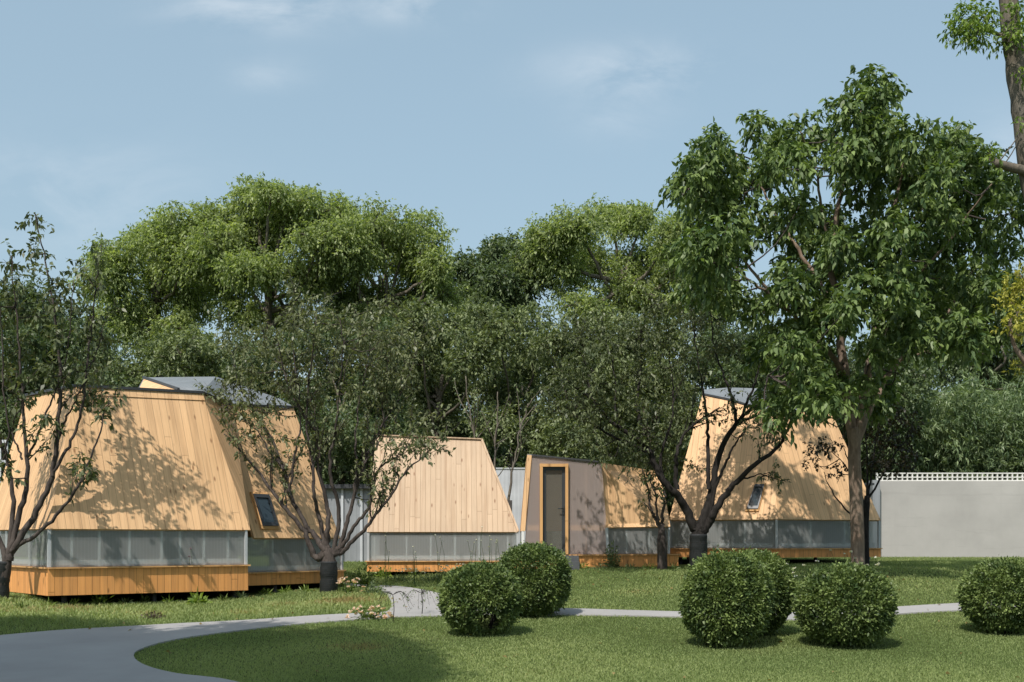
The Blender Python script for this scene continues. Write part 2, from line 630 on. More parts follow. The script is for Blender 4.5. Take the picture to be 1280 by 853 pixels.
def limb(mb, ctrl, r0, r1, n=None, sides=7, wob=.0):
    n = n or max(6, len(ctrl) * 4)
    p = curve_pts(ctrl, n)
    if wob:
        for i in range(1, n - 1):
            p[i] = p[i] + Vector((random.gauss(0, wob), random.gauss(0, wob), random.gauss(0, wob)))
    rad = [r0 + (r1 - r0) * (i / (n - 1)) ** .8 for i in range(n)]
    mb.tube(p, rad, sides)
    return p, rad


def shoot(start, direction, length, bend=.25, n=6):
    p = [Vector(start)]
    d = Vector(direction).normalized()
    for i in range(n):
        d = (d + Vector((random.gauss(0, bend), random.gauss(0, bend), random.gauss(0, bend * .6)))).normalized()
        p.append(p[-1] + d * length / n)
    return p


def leaves_along(paths, per_m, leaf, t0=.15, droop=.6, k=1, length=.08):
    """Leaf sprays strung along twig polylines."""
    O, A = [], []
    for p in paths:
        a = np.array([tuple(q) for q in p])
        seg = np.linalg.norm(np.diff(a, axis=0), axis=1)
        tot = seg.sum()
        m = max(1, int(tot * per_m))
        ts = np.sort(rng.uniform(t0, 1.0, m)) * tot
        cum = np.concatenate([[0], np.cumsum(seg)])
        for t in ts:
            i = min(np.searchsorted(cum, t) - 1, len(seg) - 1)
            i = max(i, 0)
            f = (t - cum[i]) / max(seg[i], 1e-6)
            O.append(a[i] * (1 - f) + a[i + 1] * f)
            A.append((a[i + 1] - a[i]) / max(seg[i], 1e-6) * .5)
    O, A = np.array(O), np.array(A)
    A = A + rng.normal(size=A.shape) * .7
    return sprays(O, A, k, length, leaf, droop=droop)


def nearest_on(limbs, c):
    best = None
    for p in limbs:
        for q in p[len(p) // 3:]:
            d = (q - Vector(c)).length + max(0, q.z - c[2]) * 1.5
            if best is None or d < best[0]:
                best = (d, q)
    return best[1]


def connect(mb, limbs, clumps, r0, r1, extra=4):
    """Thin branches from the limbs to each clump and a few twigs inside it."""
    tw = []
    for c, r in clumps:
        c = Vector(c)
        q = nearest_on(limbs, c)
        ll = (c - q).length
        mid = (q + c) / 2 + Vector((random.gauss(0, .10 * ll), random.gauss(0, .10 * ll), random.uniform(-.22, -.02) * ll))
        p, _ = limb(mb, [q, mid, c], r0, r1, 7, 5)
        tw.append(p)
        for _ in range(extra):
            d = Vector(rand_dirs(1)[0]) + Vector((0, 0, .25))
            s = shoot(p[-1 - random.randrange(3)], d, (sum(r) / 3) * random.uniform(.6, 1.05), .18, 4)
            mb.tube(s, [r1 * (1 - .75 * i / 4) for i in range(5)], 4)
            tw.append(s)
    return tw


# ================================================================== the setting
def make_ground():
    core_x = np.arange(-18, 18.01, .3)
    core_y = np.arange(3, 46.01, .3)
    out = np.array([1.5, 4, 8, 14, 24, 40, 70, 120, 200, 320, 500])
    xs = np.concatenate([-18 - out[::-1], core_x, 18 + out])
    ys = np.concatenate([3 - np.array([60, 30, 15, 8, 4, 1.5]), core_y, 46 + out])
    X, Yg = np.meshgrid(xs, ys)
    XY = np.stack([X.ravel(), Yg.ravel()], 1)
    Z = ghs(XY)
    me = bpy.data.meshes.new('ground')
    nx, ny = len(xs), len(ys)
    idx = np.arange(nx * ny).reshape(ny, nx)
    F = np.stack([idx[:-1, :-1], idx[:-1, 1:], idx[1:, 1:], idx[1:, :-1]], -1).reshape(-1, 4)
    me.from_pydata(np.column_stack([XY, Z]).tolist(), [], F.tolist())
    me.polygons.foreach_set('use_smooth', np.ones(len(F), bool))
    o = link('ground', me, SOIL)
    tag(o, kind='structure')


make_ground()

MAIN = [((-900, 1300), (760, 1300)), ((-600, 960), (500, 960)), ((-420, 880), (370, 880)), ((-300, 845), (290, 853)), ((-200, 824), (222, 844)), ((-120, 811), (184, 834.5)),
        ((-50, 801), (168, 824)), ((10, 795), (173, 814.5)), ((80, 789), (205, 804)), ((150, 785), (250, 796)), ((220, 781), (310, 788.5)),
        ((300, 777), (370, 782)), ((390, 771), (430, 777)), ((440, 768.3), (480, 773.7)), ((490, 766), (520, 772)), ((560, 763), (560, 771)),
        ((620, 762), (620, 770)), ((690, 761.5), (690, 770)), ((780, 764), (780, 771)), ((850, 766), (850, 772.5)), ((920, 767.5), (920, 775)),
        ((1000, 767), (1000, 776)), ((1060, 765), (1060, 774)), ((1120, 760), (1125, 768.5)), ((1205, 755), (1210, 764)), ((1300, 751), (1310, 761)), ((1450, 747), (1460, 757))]
SIDE = [((466, 771), (586, 769.5)), ((482, 766.5), (566, 766)), ((488, 761), (558, 761)), ((489, 755), (555.5, 754.5)), ((486, 748), (554, 748)), ((478, 740), (549, 743)), ((462, 735), (522, 737)), ((430, 731), (470, 732.5)), ((400, 729), (430, 730))]


def ribbon(name, pairs, lift, across=8, per=6):
    A = [ground_at(*a) for a, b in pairs]
    B = [ground_at(*b) for a, b in pairs]
    n = (len(pairs) - 1) * per + 1
    A, B = curve_pts(A, n), curve_pts(B, n)
    rows = []
    for a, b in zip(A, B):
        rows += [(a.x + (b.x - a.x) * k / across, a.y + (b.y - a.y) * k / across) for k in range(across + 1)]
    xy = np.array(rows)
    z = ghs(xy) + lift
    V = np.column_stack([xy, z])
    w = across + 1
    # vertical edge strip so that the slab has thickness
    F = []
    for i in range(n - 1):
        for k in range(across):
            F.append((i * w + k + 1, i * w + k, (i + 1) * w + k, (i + 1) * w + k + 1))
    m = len(V)
    low = np.concatenate([V[0::w], V[across::w]])
    low[:, 2] -= lift + .05
    V = np.concatenate([V, low])
    for i in range(n - 1):
        F.append((i * w, m + i, m + i + 1, (i + 1) * w))
        F.append((i * w + across, (i + 1) * w + across, m + n + i + 1, m + n + i))
    me = bpy.data.meshes.new(name)
    me.from_pydata(V.tolist(), [], F)
    o = link(name, me, PATHM)
    tag(o, kind='structure')
    return A, B


pa, pb = ribbon('path', MAIN, .022)
sa, sb = ribbon('side_path', SIDE, .018)


def in_ribbon(xy, A, B):
    """Boolean mask of points lying on a path."""
    poly = np.array([(p.x, p.y) for p in A] + [(p.x, p.y) for p in reversed(B)])
    x, y = xy[:, 0], xy[:, 1]
    inside = np.zeros(len(xy), bool)
    j = len(poly) - 1
    for i in range(len(poly)):
        xi, yi = poly[i]
        xj, yj = poly[j]
        c = ((yi > y) != (yj > y)) & (x < (xj - xi) * (y - yi) / (yj - yi + 1e-12) + xi)
        inside ^= c
        j = i
    return inside


# ================================================================== cabins
def band(parent, p0, p1, z0, z1, mull, poly=POLY, inset=.05, left_post=True, right_post=True, rail=True):
    """A strip of polycarbonate glazing between two ground-plan points with posts, rails and inner mullions."""
    a, b = Vector((p0[0], p0[1], 0)), Vector((p1[0], p1[1], 0))
    t = (b - a).normalized()
    n = Vector((t.y, -t.x, 0))
    a, b = a - n * inset, b - n * inset
    s = MB()
    s.slab([a + Vector((0, 0, z0)), b + Vector((0, 0, z0)), b + Vector((0, 0, z1)), a + Vector((0, 0, z1))], .02)
    s.build('polycarbonate_band', poly, parent)
    posts = ([a + t * .03] if left_post else []) + ([b - t * .03] if right_post else [])
    for q in posts:
        m = MB()
        m.bar(q + n * .012 + Vector((0, 0, z0)), q + n * .012 + Vector((0, 0, z1)), .05, .05, up=tuple(n))
        m.build('corner_post', ALU, parent)
    ln = (b - a).length
    for k in mull:
        q = a + t * ln * k - n * .048
        m = MB()
        m.bar(q + Vector((0, 0, z0)), q + Vector((0, 0, z1)), .035, .05, up=tuple(n))
        m.build('mullion', MULL, parent)
    if rail:
        m = MB()
        m.bar(a + t * .12 - n * .06 + Vector((0, 0, z0 + .08)), b - t * .12 - n * .06 + Vector((0, 0, z0 + .08)), .05, .09)
        m.build('inner_rail', MULL, parent)


def skirt(parent, pts, z0, z1, close=True, name='timber_skirt'):
    m = MB()
    n = len(pts)
    for i in range(n if close else n - 1):
        a, b = pts[i], pts[(i + 1) % n]
        m.face([(a[0], a[1], z0), (b[0], b[1], z0), (b[0], b[1], z1), (a[0], a[1], z1)])
    m.face([(p[0], p[1], z1) for p in pts])
    m.face([(p[0], p[1], z0) for p in reversed(pts)])
    m.build(name, W_SKIRT, parent)
    # thin ledge strip on top
    l = MB()
    for i in range(n if close else n - 1):
        a, b = Vector((pts[i][0], pts[i][1], z1)), Vector((pts[(i + 1) % n][0], pts[(i + 1) % n][1], z1))
        t = (b - a).normalized()
        nn = Vector((t.y, -t.x, 0))
        l.bar(a + nn * .012 + Vector((0, 0, .012)), b + nn * .012 + Vector((0, 0, .012)), .075, .024)
    l.build('sill_strip', W_TRIM, parent)


def stilts(parent, pts, z1):
    for x, y in pts:
        m = MB()
        m.tube([(x, y, gh(x, y) - .1), (x, y, z1)], [.05, .05], 8)
        m.build('stilt', STEEL, parent)


def skylight(parent, quad, n):
    """A tilted roof window: four outer corners on the shell, built out along the shell's normal."""
    n = Vector(n).normalized()
    q = [Vector(p) for p in quad]
    c = sum(q, Vector()) / 4
    lerp = lambda k: [c + (p - c) * k for p in q]
    bx = MB()
    outer, mid, inner = lerp(1.16), lerp(1.0), lerp(.78)
    for ring_a, ring_b, h0, h1, mb in ((outer, mid, .035, .05, bx),):
        for i in range(4):
            j = (i + 1) % 4
            mb.face([ring_a[i] + n * h0, ring_a[j] + n * h0, ring_b[j] + n * h1, ring_b[i] + n * h1])
            mb.face([ring_a[i] - n * .02, ring_a[j] - n * .02, ring_a[j] + n * h0, ring_a[i] + n * h0])
    w = bx.build('skylight_window', W_TRIM, parent)
    fr = MB()
    for i in range(4):
        j = (i + 1) % 4
        fr.face([mid[i] + n * .075, mid[j] + n * .075, inner[j] + n * .075, inner[i] + n * .075])
        fr.face([mid[i] + n * .0, mid[j] + n * .0, mid[j] + n * .075, mid[i] + n * .075])
        fr.face([inner[j] + n * .03, inner[i] + n * .03, inner[i] + n * .075, inner[j] + n * .075])
    fr.build('frame', DFRAME, w)
    pn = MB()
    pn.face([p + n * .045 for p in lerp(.80)])
    pn.build('pane', PANE, w)
    return w


def shell_part(parent, faces, mat, name='timber_shell', th=.07):
    m = MB()
    for f in faces:
        m.slab(f, th)
    return m.build(name, mat, parent)


XY = lambda p: (p[0], p[1])


# ---------------------------------------------------------- left cabin: the front pod and the one behind it
def cabin_left():
    E0, E1 = at(60, 661, 21.3), at(313, 663, 23.7)
    E0.z = E1.z = 1.795
    EL = Vector((-10.6, 24.2, 1.795))
    T0 = at(95, 484.5, 22.75)
    T1 = ray_plane(253, 493, E0, E1, T0)
    TL = ray_plane(33, 496.5, E0, EL, T0)
    # rear pod
    zb = 1.645
    B0, B1 = at(313, 672.8, 24.6), at(425, 671.3, 26.6)
    B0.z = B1.z = zb
    t = (B1 - B0).normalized()
    n = Vector((t.y, -t.x, 0))
    BT1 = ray_plane(367, 510.5, B0, B1, (B0 + B1) / 2 - n * 1.3 + Vector((0, 0, 2.92)))
    Bq = (B0, B1, BT1)
    V, Wp = ray_plane(290, 508, *Bq), ray_plane(297, 603, *Bq)
    Bl = ray_plane(318, 672.8, *Bq)
    root = empty('timber_cabin', (-7.2, 24.5, gh(-7.2, 24.5)))
    tag(root, 'larger faceted timber cabin behind the bare-branched tree at the left edge, long grey glazing strip', 'cabin', 'faceted timber cabins')
    # plan of the hidden back
    EB1, EB2 = Vector((-5.7, 28.6, 1.795)), Vector((-9.2, 28.6, 1.795))
    TB1, TB2 = Vector((-6.6, 27.0, T1.z - .1)), Vector((-8.6, 26.9, TL.z))
    shell_part(root, [[E0, E1, T1, T0], [EL, E0, T0, TL], [E1, Wp, V, T1], [EB2, EL, TL, TB2]], W_LARCH)
    # second pod
    BE2, BTb = Vector((-4.6, 29.6, zb)), Vector((-5.6, 28.9, BT1.z))
    shell_part(root, [[Bl, B1, BT1, V, Wp], [B1, BE2, BTb, BT1], [BE2, EB2, TB2, BTb]], W_LARCH)
    # thin dark flashing and a level cover board along the head of the front facet
    f = MB()
    up = Vector((0, 0, .035))
    for a, b in ((TL, T0), (T0, T1)):
        f.bar(a + up, b + up, .10, .05)
    f.build('ridge_flashing', FLASH, root)
    nf = poly_n([E0, E1, T1, T0])
    cb = MB()
    d0, d1 = (E0 - T0).normalized(), (E1 - T1).normalized()
    cb.slab([T0 + d0 * .17 + nf * .02, T1 + d1 * .15 + nf * .02, T1 + nf * .02, T0 + nf * .02], .018)
    cb.build('head_board', W_LARCH, root)
    # grey sheet roof between the pods
    L0, L1, L2 = at(180, 472, 27.2), at(270, 471, 27.0), at(347, 497.5, 28.2)
    S0 = at(224, 488, 25.2)
    zr = MB()
    zr.face([S0, T1 + Vector((0, 0, .06)), V + Vector((0, 0, .04)), L1, L0])
    zr.face([V + Vector((0, 0, .04)), BT1 + Vector((0, 0, .04)), L2, L1])
    zr.face([L1, L2, BTb + Vector((0, 0, .1)), L0])
    zr.face([L0, BTb + Vector((0, 0, .1)), TB2, TL, S0])
    zr.build('sheet_roof', ZINC, root)
    zt = MB()
    zt.slab([at(172, 490, 26.0), at(226, 490, 25.1), at(224, 487.5, 25.15), at(180, 473.5, 27.1)], .05)
    zt.build('gable_board', W_LARCH, root)
    zf = MB()
    zf.bar(L0 + Vector((0, -.05, 0)), S0 + Vector((0, -.05, .02)), .05, .05)
    zf.bar(T1 + Vector((0, -.02, .03)), V + Vector((0, -.02, .03)), .05, .05)
    zf.bar(V + Vector((0, -.02, .03)), BT1 + Vector((0, -.02, .03)), .05, .05)
    zf.build('roof_edge', FLASH, root)
    # roof cap over the front pod
    cp = MB()
    cp.face([TL, T0, T1, V, TB1, TB2])
    cp.build('flat_roof', ZINC, root)
    # glazing and skirts
    z0, z1, zs = .605, 1.085, 1.795
    P = [XY(EL), XY(E0), XY(E1), (-6.5, 27.8), (-9.4, 28.0)]
    ins = (E1 - E0).normalized() * -.05
    P[2] = (E1.x + ins.x, E1.y + ins.y)
    band(root, P[1], P[2], z1 + .024, zs, [.115, .245, .39, .55, .645, .77, .9])
    band(root, P[0], P[1], z1 + .024, zs, [.3, .65], right_post=False)
    skirt(root, P, z0, z1)
    fl = MB()
    fl.face([(p[0], p[1], z1 + .03) for p in P])
    fl.build('floor', W_IN, root)
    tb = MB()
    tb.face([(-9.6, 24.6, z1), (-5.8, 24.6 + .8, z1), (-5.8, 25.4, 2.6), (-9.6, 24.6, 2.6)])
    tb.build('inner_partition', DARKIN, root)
    stilts(root, [(-8.1, 21.7), (-5.5, 23.8), (-6.8, 22.8), (-9.7, 24.1), (-9.0, 27.5), (-5.8, 27.3)], z0)
    # rear pod base
    Q = [XY(Bl - t * .3), XY(B1 + t * .12), (-4.5, 29.5), (-5.4, 29.4), (-6.0, 27.5)]
    band(root, Q[0], Q[1], .93, zb, [.3, .62], left_post=False)
    band(root, Q[1], Q[2], .93, zb, [.5], left_post=False)
    skirt(root, Q, .66, .905)
    stilts(root, [(-5.0, 25.3), (-4.1, 26.8), (-4.7, 29.0)], .66)
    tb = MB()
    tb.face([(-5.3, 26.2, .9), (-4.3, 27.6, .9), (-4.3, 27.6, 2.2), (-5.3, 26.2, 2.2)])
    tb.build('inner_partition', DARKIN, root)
    nb = poly_n([Bl, B1, BT1, V])
    quad = [ray_plane(*p, *Bq) for p in ((326.5, 659), (346, 659), (334, 620), (314.5, 619))]
    skylight(root, quad, nb)
    return root


cabin_left()


# ---------------------------------------------------------- middle cabin
def cabin_middle():
    E0, E1 = at(458.5, 665.4, 28.8), at(648, 664.6, 29.0)
    E0.z = E1.z = 1.79
    T0 = at(470, 544.5, 30.0)
    T1 = ray_plane(602, 549.5, E0, E1, T0)
    EB1, EB0 = Vector((-.1, 33.2, 1.79)), Vector((-3.5, 33.2, 1.79))
    TB1, TB0 = Vector((-.85, 32.2, T1.z)), Vector((-3.2, 32.2, T0.z))
    root = empty('timber_cabin', (-1.7, 30.5, gh(-1.7, 30.5)))
    tag(root, 'small pale trapezoid timber cabin standing alone between the other two cabins', 'cabin', 'faceted timber cabins')
    shell_part(root, [[E0, E1, T1, T0], [E1, EB1, TB1, T1], [EB1, EB0, TB0, TB1], [EB0, E0, T0, TB0]], W_PALE)
    nf = poly_n([E0, E1, T1, T0])
    e = MB()
    e.bar(T1 + nf * .02, E1 + nf * .02, .05, .03, up=tuple(nf))
    e.build('edge_board', W_PALE, root)
    e = MB()
    e.bar(T0 + nf * .025, T1 + nf * .025, .06, .03)
    e.build('head_board', W_PALE, root)
    c = MB()
    c.face([T0, T1, TB1, TB0])
    c.build('flat_roof', ZINC, root)
    z0, z1 = .835, 1.07
    P = [(E0.x, E0.y), (E1.x, E1.y), (EB1.x, EB1.y), (EB0.x, EB0.y)]
    band(root, P[0], P[1], z1 + .024, 1.79, [.05, .26, .42, .58, .74, .93])
    band(root, P[1], P[2], z1 + .024, 1.79, [.5], left_post=False)
    band(root, P[3], P[0], z1 + .024, 1.79, [.5], right_post=False)
    skirt(root, P, z0, z1)
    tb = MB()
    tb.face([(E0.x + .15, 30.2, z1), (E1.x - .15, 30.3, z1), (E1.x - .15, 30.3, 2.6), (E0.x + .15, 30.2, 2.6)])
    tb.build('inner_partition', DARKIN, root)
    stilts(root, [(-3.2, 29.1), (-1.7, 29.1), (-.2, 29.3), (-3.2, 32.8), (-.5, 32.8)], z0)


cabin_middle()


# ---------------------------------------------------------- right cabin with its glazed porch
def cabin_right():
    root = empty('timber_cabin', (5.0, 31.0, gh(5, 31)))
    tag(root, 'long timber cabin with a milky glazed porch and door behind the dark branching tree', 'cabin', 'faceted timber cabins')
    # porch
    Yp = 28.8
    TL, TR = at(664.6, 570, Yp), at(752, 578.7, Yp)
    BL, BR = at(656, 693, Yp), at(761, 693, Yp)
    DL, DR, DT, DB = 674.5, 710.3, 580, 693
    d = lambda x, y, dy=0.0: at(x, y, Yp) + Vector((0, dy, 0))
    lx = lambda y: 664.6 + (656 - 664.6) * (y - 570) / (693 - 570)
    rx = lambda y: 752 + (761 - 752) * (y - 578.7) / (693 - 578.7)
    ty = lambda x: 570 + 8.7 * (x - 664.6) / 87.4
    m = MB()
    m.slab([d(lx(693), 693), d(DL, 693), d(DL, ty(DL)), TL], .02)
    m.slab([d(DL, DT), d(DR, DT), d(DR, ty(DR)), d(DL, ty(DL))], .02)
    m.slab([d(DR, 693), BR, TR, d(DR, ty(DR))], .02)
    m.build('polycarbonate_screen', POLY2, root)
    # inner battens seen through the sheet
    for y, h in ((660, .13),):
        for xa, xb in ((lx(y) + 1, DL - 1), (DR + 1, rx(y) - 1)):
            b = MB()
            b.bar(d(xa, y, .06), d(xb, y, .06), .05, h)
            b.build('inner_batten', W_TRIM, root)
    for x in (733,):
        b = MB()
        b.bar(d(x, 693, .12), d(x, ty(x) + 2, .12), .04, .04, up=(0, 1, 0))
        b.build('inner_batten', W_IN, root)
    e = MB()
    e.bar(TL + Vector((0, -.01, .02)), TR + Vector((0, -.01, .02)), .05, .04)
    e.build('roof_edge', FLASH, root)
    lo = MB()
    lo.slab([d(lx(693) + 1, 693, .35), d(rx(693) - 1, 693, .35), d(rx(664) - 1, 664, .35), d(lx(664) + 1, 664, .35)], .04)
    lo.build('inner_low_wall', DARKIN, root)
    fin = MB()
    a = [d(650.5, 664, .0), d(656.3, 664, -.03), d(664.6, 569.4, -.03), d(659, 568.8, .0)]
    fin.slab(a, .06)
    fin.build('edge_board', W_LARCH, root)
    cp = MB()
    cp.bar(d(653.5, 694, .02), d(653.5, 664, .02), .06, .06, up=(0, 1, 0))
    cp.build('corner_post', MULL, root)
    cp = MB()
    cp.bar(d(760, 693, -.02), d(758, 660, -.02), .06, .05, up=(0, 1, 0))
    cp.build('corner_post', ALU, root)
    # door frame and door
    fr = MB()
    w = .07
    for x in (DL + 2, DR - 2):
        fr.bar(d(x, 693, -.03), d(x, DT, -.03), w, .14, up=(0, 1, 0))
    fr.bar(d(DL, DT + 2, -.032), d(DR, DT + 2, -.032), .14, w)
    fr.build('door_frame', W_TRIM, root)
    x0, x1, y0, y1 = DL + 4.4, DR - 4.4, DT + 4.2, 692
    dr = MB()
    for x in (x0 + 1.3, x1 - 1.3):
        dr.bar(d(x, y1, .02), d(x, y0, .02), .085, .05, up=(0, 1, 0))
    dr.bar(d(x0, y0 + 1.6, .021), d(x1, y0 + 1.6, .021), .05, .09)
    dr.bar(d(x0, y1 - 2, .021), d(x1, y1 - 2, .021), .05, .12)
    door = dr.build('door', DFRAME, root)
    gl = MB()
    gl.face([d(x0 + 2.5, y1 - 3, .02), d(x1 - 2.5, y1 - 3, .02), d(x1 - 2.5, y0 + 3, .02), d(x0 + 2.5, y0 + 3, .02)])
    gl.build('door_glass', DGLASS, door)
    hd = MB()
    q = d(x1 - 1.8, 637, -.02)
    hd.bar(q + Vector((0, 0, .10)), q - Vector((0, 0, .12)), .045, .02, up=(0, 1, 0))
    hd.tube([q + Vector((0, -.02, .02)), q + Vector((0, -.06, .02)), q + Vector((-.13, -.06, .02))], [.012, .012, .011], 6)
    hd.build('handle', DFRAME, door)
    # porch body: left wall, roof, floor, back
    back = 3.4
    bk = lambda p, dx=0.0, dz=0.0: Vector((p[0] + dx, p[1] + back, p[2] + dz))
    L0, L1 = d(651, 664, .04), d(659, 569, .04)
    zf = at(0, 693, Yp).z
    Lb = Vector((L0.x, L0.y, zf))
    sh = MB()
    sh.slab([bk(L0), L0, L1, bk(L1)], .06)
    sh.build('timber_shell', W_LARCH, root)
    lw = MB()
    lw.slab([bk(Lb), Lb, L0, bk(L0)], .02)
    lw.build('side_glazing', POLY, root)
    rf = MB()
    rf.slab([L1 + Vector((0, 0, .03)), TR + Vector((0, .03, .03)), bk(TR, 0, -.2), bk(L1, 0, -.2)], .06)
    rf.build('sheet_roof', ZINC, root)
    iw = MB()
    iw.face([(L0.x + .1, Yp + 1.5, zf), (2.4, Yp + 1.5, zf), (2.4, Yp + 1.5, 3.35), (L1.x + .1, Yp + 1.5, 3.35)])
    iw.build('inner_wall', W_IN, root)
    fl = MB()
    fl.face([(L0.x, Yp + .05, zf + .01), (BR.x, Yp + .05, zf + .01), (BR.x, Yp + 3, zf + .01), (L0.x, Yp + 3, zf + .01)])
    fl.build('floor', W_IN, root)
    # low timber facet between porch and big pod
    e0, e1 = at(758, 659.6, 28.78), at(838, 658.4, 29.3)
    t0 = at(752, 578.7, 28.86)
    t0 = Vector((t0.x, t0.y + .25, t0.z))
    t1 = at(826, 590, 30.6)
    shell_part(root, [[e0, e1, t1, at(752.5, 578.7, 29.0)]], W_LARCH)
    rb = MB()
    rb.face([at(752.5, 578.2, 29.0), t1 + Vector((0, 0, .02)), t1 + Vector((0, 2.4, -.1)), at(752, 578.7, 29.0) + Vector((0, 3, -.2))])
    rb.build('sheet_roof', ZINC, root)
    zg0, zg1 = at(0, 692.5, 28.9).z, e0.z
    band(root, XY(e0), XY(e1), zg0, zg1, [.33, .68], rail=False)
    sk = [(at(722, 0, 28.75).x, 28.72), (e0.x + .05, 28.80), (e1.x + .2, 29.34), (e1.x, 31.5), (L0.x, 32), (L0.x, 28.86), (at(700, 0, 28.8).x, 28.86)]
    skirt(root, sk, .90, zf - .03)
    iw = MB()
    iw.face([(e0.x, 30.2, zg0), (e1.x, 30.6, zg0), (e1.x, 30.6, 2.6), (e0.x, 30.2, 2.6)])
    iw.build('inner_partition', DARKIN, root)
    # steps
    gx = at(712, 0, 28.2).x
    for k, (yy, z) in enumerate(((28.62, zf - .03), (28.3, zf - .17))):
        s = MB()
        s.box((gx - .02, yy, (z + gh(gx, 28.4) - .1) / 2 + .0), (.5, .31, z - gh(gx, 28.4) + .1))
        s.build('step', STEP, root)
    # big pod
    C0, C1, C2 = at(836, 650.4, 30.3), at(972, 649.4, 29.3), at(1101, 650.6, 30.6)
    C0.z = C1.z = C2.z = 2.1
    K1 = at(965, 516.5, 30.75)
    Lq, Rq = (C0, C1, K1), (C1, C2, K1)
    K0, Kh, Km = ray_plane(878, 494, *Lq), ray_plane(910, 500.5, *Lq), ray_plane(929, 506, *Lq)
    K2, Kr = ray_plane(1037, 511, *Rq), ray_plane(996, 515.5, *Rq)
    D0, D2 = Vector((4.6, 34.6, 2.1)), Vector((8.9, 34.6, 2.1))
    M0, M2 = Vector((5.3, 33.6, K0.z)), Vector((8.1, 33.4, K2.z))
    shell_part(root, [[C0, C1, K1, Km, Kh, K0], [C1, C2, K2, Kr, K1], [C2, D2, M2, K2], [D2, D0, M0, M2], [D0, C0, K0, M0]], W_LARCH)
    H0, H1, H2 = at(878, 487.5, 32.6), at(911, 484.5, 32.6), at(967, 486.5, 32.6)
    H3 = at(1002, 514, 32.2)
    up = Vector((0, 0, .03))
    r = MB()
    r.face([K0 + up, Kh + up, Km + up, H1, H0])
    r.face([Km + up, K1 + up, H2, H1])
    r.face([K1 + up, Kr + up, H3, H2])
    r.face([H0, H1, H2, M2, M0])
    r.face([H2, H3, M2])
    r.face([Kr + up, K2 + up, M2, H3])
    r.build('sheet_roof', ZINC, root)
    e = MB()
    for a, b in ((K0, Kh), (Kh, Km), (Km, K1), (K1, Kr), (Kr, K2)):
        e.bar(a + up, b + up, .05, .05)
    e.build('roof_edge', FLASH, root)
    z0, z1 = 1.165, 1.365
    P = [XY(C0), XY(C1), XY(C2), (8.8, 34.5), (4.7, 34.5)]
    band(root, P[0], P[1], z1 + .024, 2.1, [.35, .7])
    band(root, P[1], P[2], z1 + .024, 2.1, [.33, .66], left_post=False)
    skirt(root, P, z0, z1)
    fl = MB()
    fl.face([(p[0], p[1], z1 + .03) for p in P])
    fl.build('floor', W_IN, root)
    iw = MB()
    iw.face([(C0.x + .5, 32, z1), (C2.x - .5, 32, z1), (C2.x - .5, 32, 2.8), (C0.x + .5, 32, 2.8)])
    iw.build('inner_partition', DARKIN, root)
    stilts(root, [(4.3, 30.6), (6.4, 29.7), (8.9, 30.8), (5, 34), (8.6, 34)], z0)
    nl = poly_n([C0, C1, K1])
    quad = [ray_plane(*p, *Lq) for p in ((933.5, 637.5), (948, 637.5), (956, 607), (944, 607))]
    skylight(root, quad, nl)


cabin_right()


# ================================================================== walls and fences behind
def wall_right():
    Y = 39.5
    x0, x1 = at(1097, 0, Y).x, at(1560, 0, Y).x
    zb, zt = .8, at(0, 601.5, Y).z
    root = empty('garden_wall', ((x0 + x1) / 2, Y, 1.0))
    tag(root, 'pale grey rendered garden wall topped with pierced white blocks', 'wall')
    m = MB()
    m.box(((x0 + x1) / 2, Y + .12, (zb + zt) / 2), (x1 - x0, .24, zt - zb))
    m.build('wall_body', CONC, root)
    g = MB()
    zt2 = zt + .26
    for z in (zt + .018, zt + .13, zt2):
        g.box(((x0 + x1) / 2, Y + .13, z), (x1 - x0, .12, .036))
    x = x0
    while x < x1:
        g.box((x + .02, Y + .132, zt + .13), (.042, .11, .26))
        x += .165
    g.build('pierced_coping', BLOCK, root)
    p = MB()
    p.box((x0 - .12, Y - .05, (zb + zt) / 2 + .02), (.24, .44, zt - zb))
    p.build('end_pier', SHEDG, root)
    # dark capped post in front of the wall's end
    pr = empty('gate_post', (at(1083, 0, 33).x, 33, gh(9.7, 33)))
    tag(pr, 'dark square post with a flat cap at the end of the pale wall', 'post')
    a = MB()
    xx = at(1083, 0, 33).x
    za, zb2 = gh(xx, 33) - .05, at(0, 607, 33).z
    a.box((xx, 33, (za + zb2) / 2), (.17, .17, zb2 - za))
    a.build('shaft', DFRAME, pr)
    c = MB()
    c.box((xx, 33, zb2 + .03), (.34, .34, .06))
    c.build('cap', DFRAME, pr)


wall_right()


